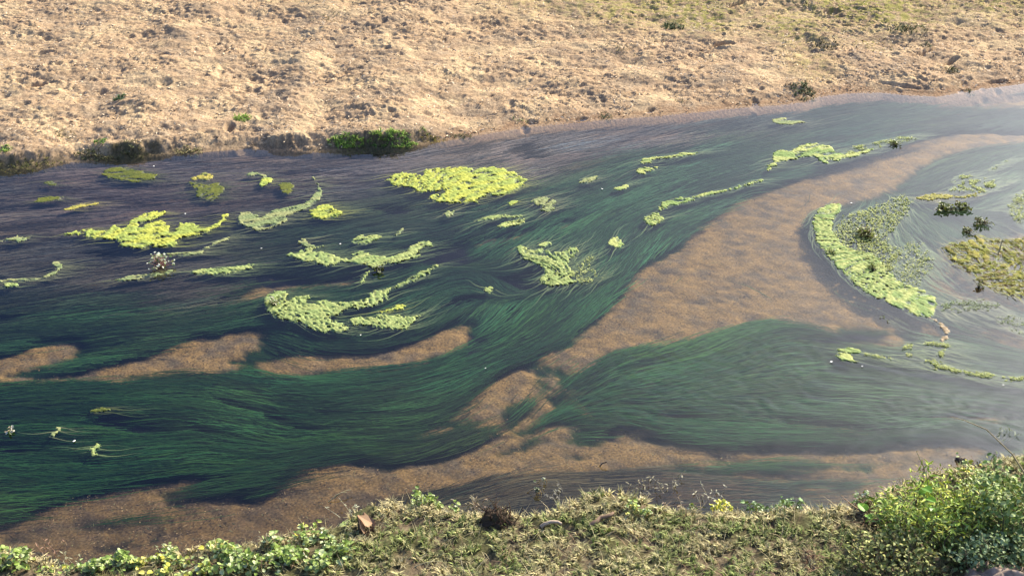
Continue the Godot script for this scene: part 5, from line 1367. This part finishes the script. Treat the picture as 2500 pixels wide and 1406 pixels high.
func shrub(label: String, base: Vector3, rx: float, rz: float, high: float, lean: Vector3, stems: int, leaves: int, shape: String, size: float, palette: Array, top: Array):
	var root := thing("shrub", label, "shrub", base, "shrubs at the lower right")
	var places := []
	var cols := PackedColorArray()
	var twigs := batch()
	for k in stems:
		var a := TAU * (k + rng.randf()) / stems
		var q := sqrt(rng.randf())
		var foot := Vector3(cos(a) * 0.06 * rng.randf(), -0.05, sin(a) * 0.06 * rng.randf()) + Vector3(cos(a) * q * rx, 0, sin(a) * q * rz) * 0.45
		var tip := Vector3(cos(a) * q * rx, high * rng.randf_range(0.5, 1.08) * sqrt(1.0 - 0.6 * q * q), sin(a) * q * rz) + lean * rng.randf_range(0.6, 1.2)
		var path := curve(foot, tip, Vector3(cos(a), 0.6, sin(a)) * 0.06, 8, 0.012)
		var st := batch()
		tube(st, path, 0.009, 0.003, Color(0.16, 0.12, 0.07), 5)
		part("stem", bake(st), wood_mat(), root)
		var n := leaves / stems
		for m in n:
			var t := 1.0 - pow(rng.randf(), 1.3) * 0.92
			var f := t * 8.0
			var i := mini(int(f), 7)
			var p := path[i].lerp(path[i + 1], f - i)
			var out := Vector3(rng.randfn(), rng.randfn() * 0.8 + 0.2, rng.randfn()) * 0.075 * (1.2 - 0.5 * t)
			if m % 10 == 0: tube(twigs, curve(p, p + out, Vector3.ZERO, 2), 0.003, 0.0015, Color(0.18, 0.14, 0.08), 3)
			p += out
			var s := size * rng.randf_range(0.6, 1.3)
			places.append(Transform3D(Basis(Vector3.UP, rng.randf() * TAU) * Basis(Vector3.BACK, rng.randf_range(-0.4, 1.0)) * Basis(Vector3.RIGHT, rng.randfn() * 0.6) * Basis.from_scale(Vector3.ONE * s), p))
			var c: Color = palette[rng.randi() % palette.size()]
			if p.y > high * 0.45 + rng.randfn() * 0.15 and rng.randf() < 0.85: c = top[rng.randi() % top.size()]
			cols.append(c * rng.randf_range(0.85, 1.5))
	part("twigs", bake(twigs), wood_mat(), root, Transform3D.IDENTITY, "stuff")
	if not shared.has("shrub_leaf"): shared.shrub_leaf = mat(0.55, 0.28, Color(0.50, 0.52, 0.12))
	many("leaves", leaf_mesh(shape), shared.shrub_leaf, places, cols, root)
	return root

func at_near(q: Array) -> Vector3:
	return Vector3(q[0], near_y(q[0], q[1]), q[1])

func shrubs():
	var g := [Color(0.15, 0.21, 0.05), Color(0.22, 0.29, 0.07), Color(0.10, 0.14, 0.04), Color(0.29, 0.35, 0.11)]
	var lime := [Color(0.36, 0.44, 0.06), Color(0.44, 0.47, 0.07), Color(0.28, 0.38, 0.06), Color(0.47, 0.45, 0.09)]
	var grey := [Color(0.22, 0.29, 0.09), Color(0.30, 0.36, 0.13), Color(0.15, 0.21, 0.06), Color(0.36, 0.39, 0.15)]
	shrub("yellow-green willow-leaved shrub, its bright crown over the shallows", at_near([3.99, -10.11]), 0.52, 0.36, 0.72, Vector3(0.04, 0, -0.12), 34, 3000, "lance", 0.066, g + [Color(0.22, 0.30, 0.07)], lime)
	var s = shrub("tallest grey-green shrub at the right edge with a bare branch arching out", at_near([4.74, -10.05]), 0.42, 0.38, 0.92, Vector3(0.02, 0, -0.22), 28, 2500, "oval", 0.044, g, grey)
	var st := batch()
	tube(st, PackedVector3Array([Vector3(0.30, 0.30, 0.05), Vector3(0.20, 0.62, -0.12), Vector3(0.02, 0.86, -0.30), Vector3(-0.20, 1.02, -0.48), Vector3(-0.40, 1.06, -0.58), Vector3(-0.52, 1.07, -0.62)]), 0.011, 0.003, Color(0.30, 0.24, 0.14))
	part("branch", bake(st), wood_mat(), s)
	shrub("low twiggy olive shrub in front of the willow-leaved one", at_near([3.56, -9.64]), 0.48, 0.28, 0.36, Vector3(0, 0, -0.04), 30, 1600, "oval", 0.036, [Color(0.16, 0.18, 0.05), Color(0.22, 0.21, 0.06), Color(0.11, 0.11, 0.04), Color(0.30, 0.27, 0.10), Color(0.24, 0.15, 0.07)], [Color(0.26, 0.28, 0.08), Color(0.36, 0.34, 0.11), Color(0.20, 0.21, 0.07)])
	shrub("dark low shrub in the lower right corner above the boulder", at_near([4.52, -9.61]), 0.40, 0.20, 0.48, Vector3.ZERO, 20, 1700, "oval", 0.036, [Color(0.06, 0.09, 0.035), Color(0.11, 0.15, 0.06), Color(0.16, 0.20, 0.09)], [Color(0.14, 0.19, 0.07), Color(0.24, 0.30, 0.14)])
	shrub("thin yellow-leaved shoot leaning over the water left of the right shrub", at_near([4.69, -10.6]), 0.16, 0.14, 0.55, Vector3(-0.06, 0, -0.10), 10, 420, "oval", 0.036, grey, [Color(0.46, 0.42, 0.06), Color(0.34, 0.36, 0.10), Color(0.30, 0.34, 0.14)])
	# a climber with a few big leaves in the willow-leaved shrub
	var b := at_near([3.98, -10.17])
	var v := thing("climber", "climber with a few large dark green leaves in the willow-leaved shrub", "climber", b)
	var cs := batch()
	tube(cs, curve(Vector3(0.05, 0, 0.1), Vector3(-0.1, 0.9, -0.25), Vector3(0.05, 0, 0.1), 8, 0.01), 0.005, 0.003, Color(0.16, 0.16, 0.06))
	part("stem", bake(cs), wood_mat(), v)
	for q in [[-0.08, 0.66, 0.02, 0.11], [-0.05, 0.58, 0.08, 0.10], [0.02, 0.5, 0.12, 0.09], [0.04, 0.42, 0.16, 0.08], [-0.12, 0.62, 0.06, 0.07]]:
		part("leaf", leaf_mesh("round"), leaf_mat(Color(0.09, 0.20, 0.025), 0.4), v, Transform3D(Basis(Vector3.UP, rng.randf() * TAU) * Basis(Vector3.BACK, 0.4) * Basis.from_scale(Vector3.ONE * q[3]), Vector3(q[0], q[1], q[2])))
	b = at_near([3.47, -10.41])
	v = thing("climber", "single stem with two big bright green leaves left of the shrubs", "climber", b)
	cs = batch()
	tube(cs, curve(Vector3.ZERO, Vector3(0, 0.2, 0), Vector3(0.02, 0, 0), 4), 0.004, 0.003, Color(0.16, 0.16, 0.06))
	part("stem", bake(cs), wood_mat(), v)
	for q in [[0.0, 0.2, 0.0, 0.11, 2.0], [0.02, 0.16, 0.02, 0.09, 5.0]]:
		part("leaf", leaf_mesh("round"), leaf_mat(Color(0.14, 0.30, 0.03), 0.4), v, Transform3D(Basis(Vector3.UP, q[4]) * Basis(Vector3.BACK, 0.3) * Basis.from_scale(Vector3.ONE * q[3]), Vector3(q[0], q[1], q[2])))

func wood_and_stone():
	# boulder at the bottom right corner
	var st := pebble(4, 0.6, 0.5)
	var bm := StandardMaterial3D.new()
	bm.albedo_color = Color(0.74, 0.64, 0.54)
	bm.roughness = 0.9
	bm.albedo_texture = grain(0.03, 0.5, 1.0, 5, 40)
	bm.uv1_triplanar = true
	bm.uv1_scale = Vector3.ONE * 0.7
	bm.heightmap_enabled = false
	var root := thing("boulder", "pale pinkish-grey boulder cut off by the lower right corner", "boulder", at_near([4.44, -9.34]))
	part("stone", lumpy(Vector3(0.46, 0.26, 0.26), 8, 0.35, 40), bm, root)
	# split stump: a tall jagged shell of wood, its broken face turned to the light
	root = thing("tree_stump", "split dark stump with an orange-brown broken face at the water's edge", "tree stump", at_near([-1.44, -10.33]) + Vector3(0, -0.04, 0))
	var shell := batch()
	var ring := [[-0.11, 0.02, 0.17], [-0.07, -0.05, 0.31], [-0.03, -0.075, 0.28], [0.02, -0.07, 0.23], [0.06, -0.065, 0.27], [0.11, -0.04, 0.19], [0.13, 0.03, 0.15], [0.09, 0.08, 0.10], [0.04, 0.10, 0.15], [-0.01, 0.09, 0.08], [-0.06, 0.10, 0.14], [-0.10, 0.07, 0.09]]
	var n := ring.size()
	for k in n:
		var q: Array = ring[k]
		var w: Array = ring[(k + 1) % n]
		var a0 := Vector3(q[0] * 1.2, -0.1, q[1] * 1.2)
		var b0 := Vector3(w[0] * 1.2, -0.1, w[1] * 1.2)
		var a1 := Vector3(q[0], q[2], q[1])
		var b1 := Vector3(w[0], w[2], w[1])
		var inner := Vector3(0.02, 0.05, 0.02)
		for tri in [[a0, b0, b1], [a0, b1, a1]]: facet(shell, tri, Color(0.055, 0.042, 0.030))
		for tri in [[a1, b1, inner.lerp(b1, 0.45)], [a1, inner.lerp(b1, 0.45), inner.lerp(a1, 0.45)]]: facet(shell, tri, Color(0.30, 0.19, 0.11))
		facet(shell, [inner.lerp(a1, 0.45), inner.lerp(b1, 0.45), inner], Color(0.10, 0.07, 0.045))
	part("bark", bake(shell), wood_mat(), root)
	var face := batch()
	for tri in [[Vector3(-0.065, 0.31, -0.04), Vector3(0.07, 0.24, -0.01), Vector3(0.09, 0.12, 0.04)], [Vector3(-0.065, 0.31, -0.04), Vector3(0.09, 0.12, 0.04), Vector3(0.0, 0.13, 0.06)], [Vector3(-0.065, 0.31, -0.04), Vector3(0.0, 0.13, 0.06), Vector3(-0.05, 0.18, 0.04)]]:
		facet(face, [tri[0], tri[2], tri[1]], Color(0.46, 0.29, 0.17))
	var spl := batch()
	for k in 26:
		var q: Array = ring[rng.randi() % n]
		var p0 := Vector3(q[0] * 1.05, q[2] * rng.randf_range(0.1, 0.6), q[1] * 1.05)
		tube(spl, curve(p0, p0 + Vector3(rng.randfn() * 0.04, rng.randf_range(0.05, 0.17), rng.randfn() * 0.04), Vector3(0, 0, 0), 3, 0.006), rng.randf_range(0.005, 0.012), 0.001, Color(0.16, 0.105, 0.065) * rng.randf_range(0.5, 1.6), 4)
	part("splinters", bake(spl), wood_mat(), root, Transform3D.IDENTITY, "stuff")
	part("broken_face", bake(face), wood_mat(), root)
	root.scale = Vector3.ONE * 0.8
	root.rotation.y = 0.95
	# tangles of roots and washed-up twigs
	for q in [["dark tangle of roots and dead twigs on the bank right of the stump", [-0.14, -10.48], 0.20, 0.14, 0.26, 60, Color(0.09, 0.055, 0.035), "root_tangle"], ["brown dried stalk bundle lying down the bank in the right half", [2.83, -9.81], 0.07, 0.26, 0.10, 60, Color(0.27, 0.17, 0.10), "stalk_bundle"],
		["upright brown dead stalk bundle left of the willow-leaved shrub", [3.54, -10.63], 0.05, 0.05, 0.26, 26, Color(0.25, 0.17, 0.10), "stalk_bundle"], ["dark dead twigs below the dark-leaved sprig near the shrubs", [3.6, -10.44], 0.15, 0.10, 0.12, 40, Color(0.12, 0.08, 0.055), "root_tangle"],
		["dark log end with ragged twigs in the water behind the right shrub", [4.86, -11.45], 0.10, 0.12, 0.12, 26, Color(0.05, 0.04, 0.03), "root_tangle"], ["brown twigs heaped on the grass at the bottom right of the middle", [2.28, -9.58], 0.20, 0.12, 0.06, 30, Color(0.30, 0.20, 0.13), "stalk_bundle"]]:
		root = thing(q[7], q[0], "dead wood", at_near(q[1]))
		var tw := batch()
		for k in q[5]:
			var a := rng.randf() * TAU
			var r := sqrt(rng.randf())
			var p := Vector3(cos(a) * r * q[2], 0, sin(a) * r * q[3])
			tube(tw, curve(p * 0.9 + Vector3(0, -0.01, 0), Vector3(p.x * 0.5 + rng.randfn() * 0.07, q[4] * rng.randf_range(0.2, 1.0), p.z * 0.5 + rng.randfn() * 0.07), Vector3(rng.randfn(), rng.randf(), rng.randfn()) * 0.03, 4), rng.randf_range(0.003, 0.009), 0.002, q[6] * rng.randf_range(0.6, 1.5), 4)
		part("twigs", bake(tw), wood_mat(), root, Transform3D.IDENTITY, "stuff")
		part("soil", lumpy(Vector3(q[2] * 0.8, q[4] * 0.45, q[3] * 0.8), 6, 0.5, 60 + int(q[1][0] * 3.0)), leaf_mat(Color(0.07, 0.05, 0.033), 0.95), root)
	for q in [["strip of brown bark leaning on the bent-grass tussock", [0.76, -10.36], [1.01, -10.54], 0.030, Color(0.22, 0.15, 0.095)], ["pale chip of wood on the grass left of the bark strip", [0.29, -10.38], [0.49, -10.38], 0.024, Color(0.48, 0.37, 0.25)],
		["crossed pale sticks lying in the shallow water left of the stump", [-1.92, -11.12], [-1.69, -11.26], 0.007, Color(0.30, 0.26, 0.15)], ["short pale stick beside the crossed sticks in the shallows", [-1.86, -11.18], [-1.73, -11.22], 0.006, Color(0.30, 0.26, 0.15)],
		["dark twig sticking out of the weed below the sand bar in the right half", [0.95, -11.72], [1.03, -11.74], 0.008, Color(0.10, 0.08, 0.06)], ["thin upright stick in the shallows in the right half", [1.52, -11.43], [1.54, -11.29], 0.004, Color(0.24, 0.20, 0.13)],
		["knobbly pale stick standing on the brown weed mound", [6.77, -16.54], [6.82, -16.64], 0.012, Color(0.34, 0.28, 0.16)], ["long dry stem bent over the grass in the middle", [-0.92, -9.77], [-0.66, -9.81], 0.005, Color(0.48, 0.42, 0.22)],
		["dry stem crossing the bent stem in the grass", [-0.83, -9.71], [-0.7, -9.86], 0.004, Color(0.48, 0.42, 0.22)], ["thin pale stalk rising from the grass right of the bent stems", [-0.42, -9.58], [-0.48, -9.78], 0.003, Color(0.46, 0.40, 0.23)],
		["thin pale stalk on the grass in the right half", [1.91, -9.7], [1.88, -9.98], 0.003, Color(0.42, 0.38, 0.20)], ["dry stem lying at the edge of the creepers", [-1.7, -9.56], [-1.53, -9.58], 0.004, Color(0.48, 0.40, 0.24)],
		["thin vine stem looping from the creeper arm to the stump", [-1.98, -10.76], [-1.81, -10.69], 0.003, Color(0.26, 0.20, 0.11)], ["bare arching stem over the water beside the yellow-leaved shoot of the creeper", [-3.09, -10.42], [-2.8, -10.41], 0.004, Color(0.30, 0.20, 0.13)],
		["dark log lying in the shallows behind the right shrub", [4.86, -11.85], [4.94, -11.45], 0.035, Color(0.05, 0.04, 0.03)]]:
		var a := Vector3(q[1][0], 0, q[1][1])
		var b := Vector3(q[2][0], 0, q[2][1])
		var tip := b
		a.y = maxf(near_y(a.x, a.z), 0.0) if a.z > -12.2 else 0.0
		root = thing("twig" if q[3] < 0.02 else "driftwood", q[0], "stick", a)
		var s2 := batch()
		var rise := {0.22: 0.16, 0.62: 0.25, 0.60: 0.25, 0.06: 0.05}
		tip.y = maxf(near_y(b.x, b.z), 0.0) + (0.15 if q[0].begins_with("thin") or q[0].begins_with("knobbly") else 0.05)
		tube(s2, curve(Vector3(0, 0.0, 0), tip - a, Vector3(rng.randfn() * 0.01, 0.03, rng.randfn() * 0.01), 6, q[3] * 0.3), q[3], q[3] * 0.6, q[4], 6)
		part("stem", bake(s2), wood_mat(), root)

func facet(st: Array, tri: Array, col: Color):
	var n: Vector3 = (tri[2] - tri[0]).cross(tri[1] - tri[0]).normalized()
	for q in tri:
		st[3].append(st[0].size())
		st[0].append(q)
		st[1].append(n)
		st[2].append(col * rng.randf_range(0.8, 1.2))

func lumpy(size: Vector3, sd: int, rough: float, seed_at: int) -> ArrayMesh:
	var v := PackedVector3Array()
	var n := PackedVector3Array()
	var c := PackedColorArray()
	var idx := PackedInt32Array()
	var ns := 40
	var nr := 22
	for j in nr + 1:
		for i in ns:
			var th := PI * j / nr
			var ph := TAU * i / ns
			var d := Vector3(sin(th) * cos(ph), cos(th), sin(th) * sin(ph))
			v.append(d * size * (1.0 + rough * (noise_b.get_noise_3d(d.x * 1.2 + seed_at, d.y * 1.2, d.z * 1.2) + 0.3 * noise_a.get_noise_3d(d.x * 4.0, d.y * 4.0 + seed_at, d.z * 4.0))))
			c.append(Color.WHITE)
	for j in nr + 1:
		for i in ns:
			var a := v[j * ns + (i + 1) % ns] - v[j * ns + (i - 1 + ns) % ns]
			var b := v[mini(j + 1, nr) * ns + i] - v[maxi(j - 1, 0) * ns + i]
			var q := b.cross(a)
			if q.length() < 1e-9 or j == 0 or j == nr: q = v[j * ns + i]
			if q.dot(v[j * ns + i]) < 0: q = -q
			n.append(q.normalized())
	for j in nr:
		for i in ns:
			var a := j * ns + i
			var b := j * ns + (i + 1) % ns
			idx.append_array([a, b + ns, b, a, a + ns, b + ns])
	return surface(v, idx, n, c)

func small_plants():
	# slim weeds standing in the shallows along the near bank
	var k := 0
	for q in [["slim reddish weed stems in the shallows at the left corner", [-4.67, -10.32], Color(0.26, 0.15, 0.10)], ["slim pale grass shoots at the water's edge beside the corner creeper", [-4.48, -10.21], Color(0.34, 0.32, 0.19)], ["spiky pale shoots between the two left creepers", [-4.36, -10.16], Color(0.36, 0.36, 0.22)],
		["pale lance-leaved shoots under the bright leaf bunch", [-3.53, -10.2], Color(0.38, 0.42, 0.22)], ["thin dry weed stems in the shallows right of the leafy clump", [-0.47, -11.08], Color(0.28, 0.24, 0.15)], ["thin dry weed stems by the root tangle", [-0.36, -11.04], Color(0.27, 0.20, 0.13)],
		["thin grey twiggy weed in the shallows beside the grey-green sprig", [0.44, -11.28], Color(0.24, 0.22, 0.16)], ["twiggy weed in the shallows behind the bent-grass tussock", [1.43, -11.36], Color(0.22, 0.19, 0.12)], ["forked pale twig weed in the shallows in the right half", [1.73, -11.45], Color(0.30, 0.27, 0.18)],
		["slender weed with a white tip in front of the yellow blossoms", [2.11, -11.21], Color(0.34, 0.32, 0.22)], ["wiry brown weed stems between the tussock and the yellow blossoms", [1.74, -11.03], Color(0.24, 0.17, 0.11)], ["wiry weed in the shallows behind the low tussock edge", [1.34, -11.26], Color(0.22, 0.19, 0.12)],
		["tall thin green sprig standing in the water at the right edge", [5.52, -12.3], Color(0.20, 0.22, 0.12)], ["thin vine-like shoot above the creeper masses", [-2.51, -10.5], Color(0.30, 0.26, 0.15)], ["pale bamboo-like sprig drooping beside the stump", [-1.6, -10.96], Color(0.40, 0.40, 0.26)]]:
		var root := thing("water_weed", q[0], "weed", Vector3(q[1][0], maxf(near_y(q[1][0], q[1][1]), -0.05), q[1][1]), "slim weeds in the shallows")
		var st := batch()
		for m in 9:
			var p := Vector3(rng.randfn() * 0.07, -0.04, rng.randfn() * 0.05)
			var tip := p + Vector3(rng.randfn() * 0.07, rng.randf_range(0.07, 0.2), rng.randfn() * 0.05)
			tube(st, curve(p, tip, Vector3(rng.randfn() * 0.015, 0, 0), 4), 0.003, 0.0015, q[2] * rng.randf_range(0.7, 1.2), 3)
			for e in 2:
				var s := rng.randf_range(0.03, 0.06)
				part("leaf", leaf_mesh("lance"), leaf_mat(q[2], 0.6), root, Transform3D(Basis(Vector3.UP, rng.randf() * TAU) * Basis(Vector3.BACK, rng.randf_range(-0.2, 0.9)) * Basis.from_scale(Vector3.ONE * s), p.lerp(tip, rng.randf_range(0.5, 1.0))))
		part("stems", bake(st), wood_mat(), root)
		k += 1
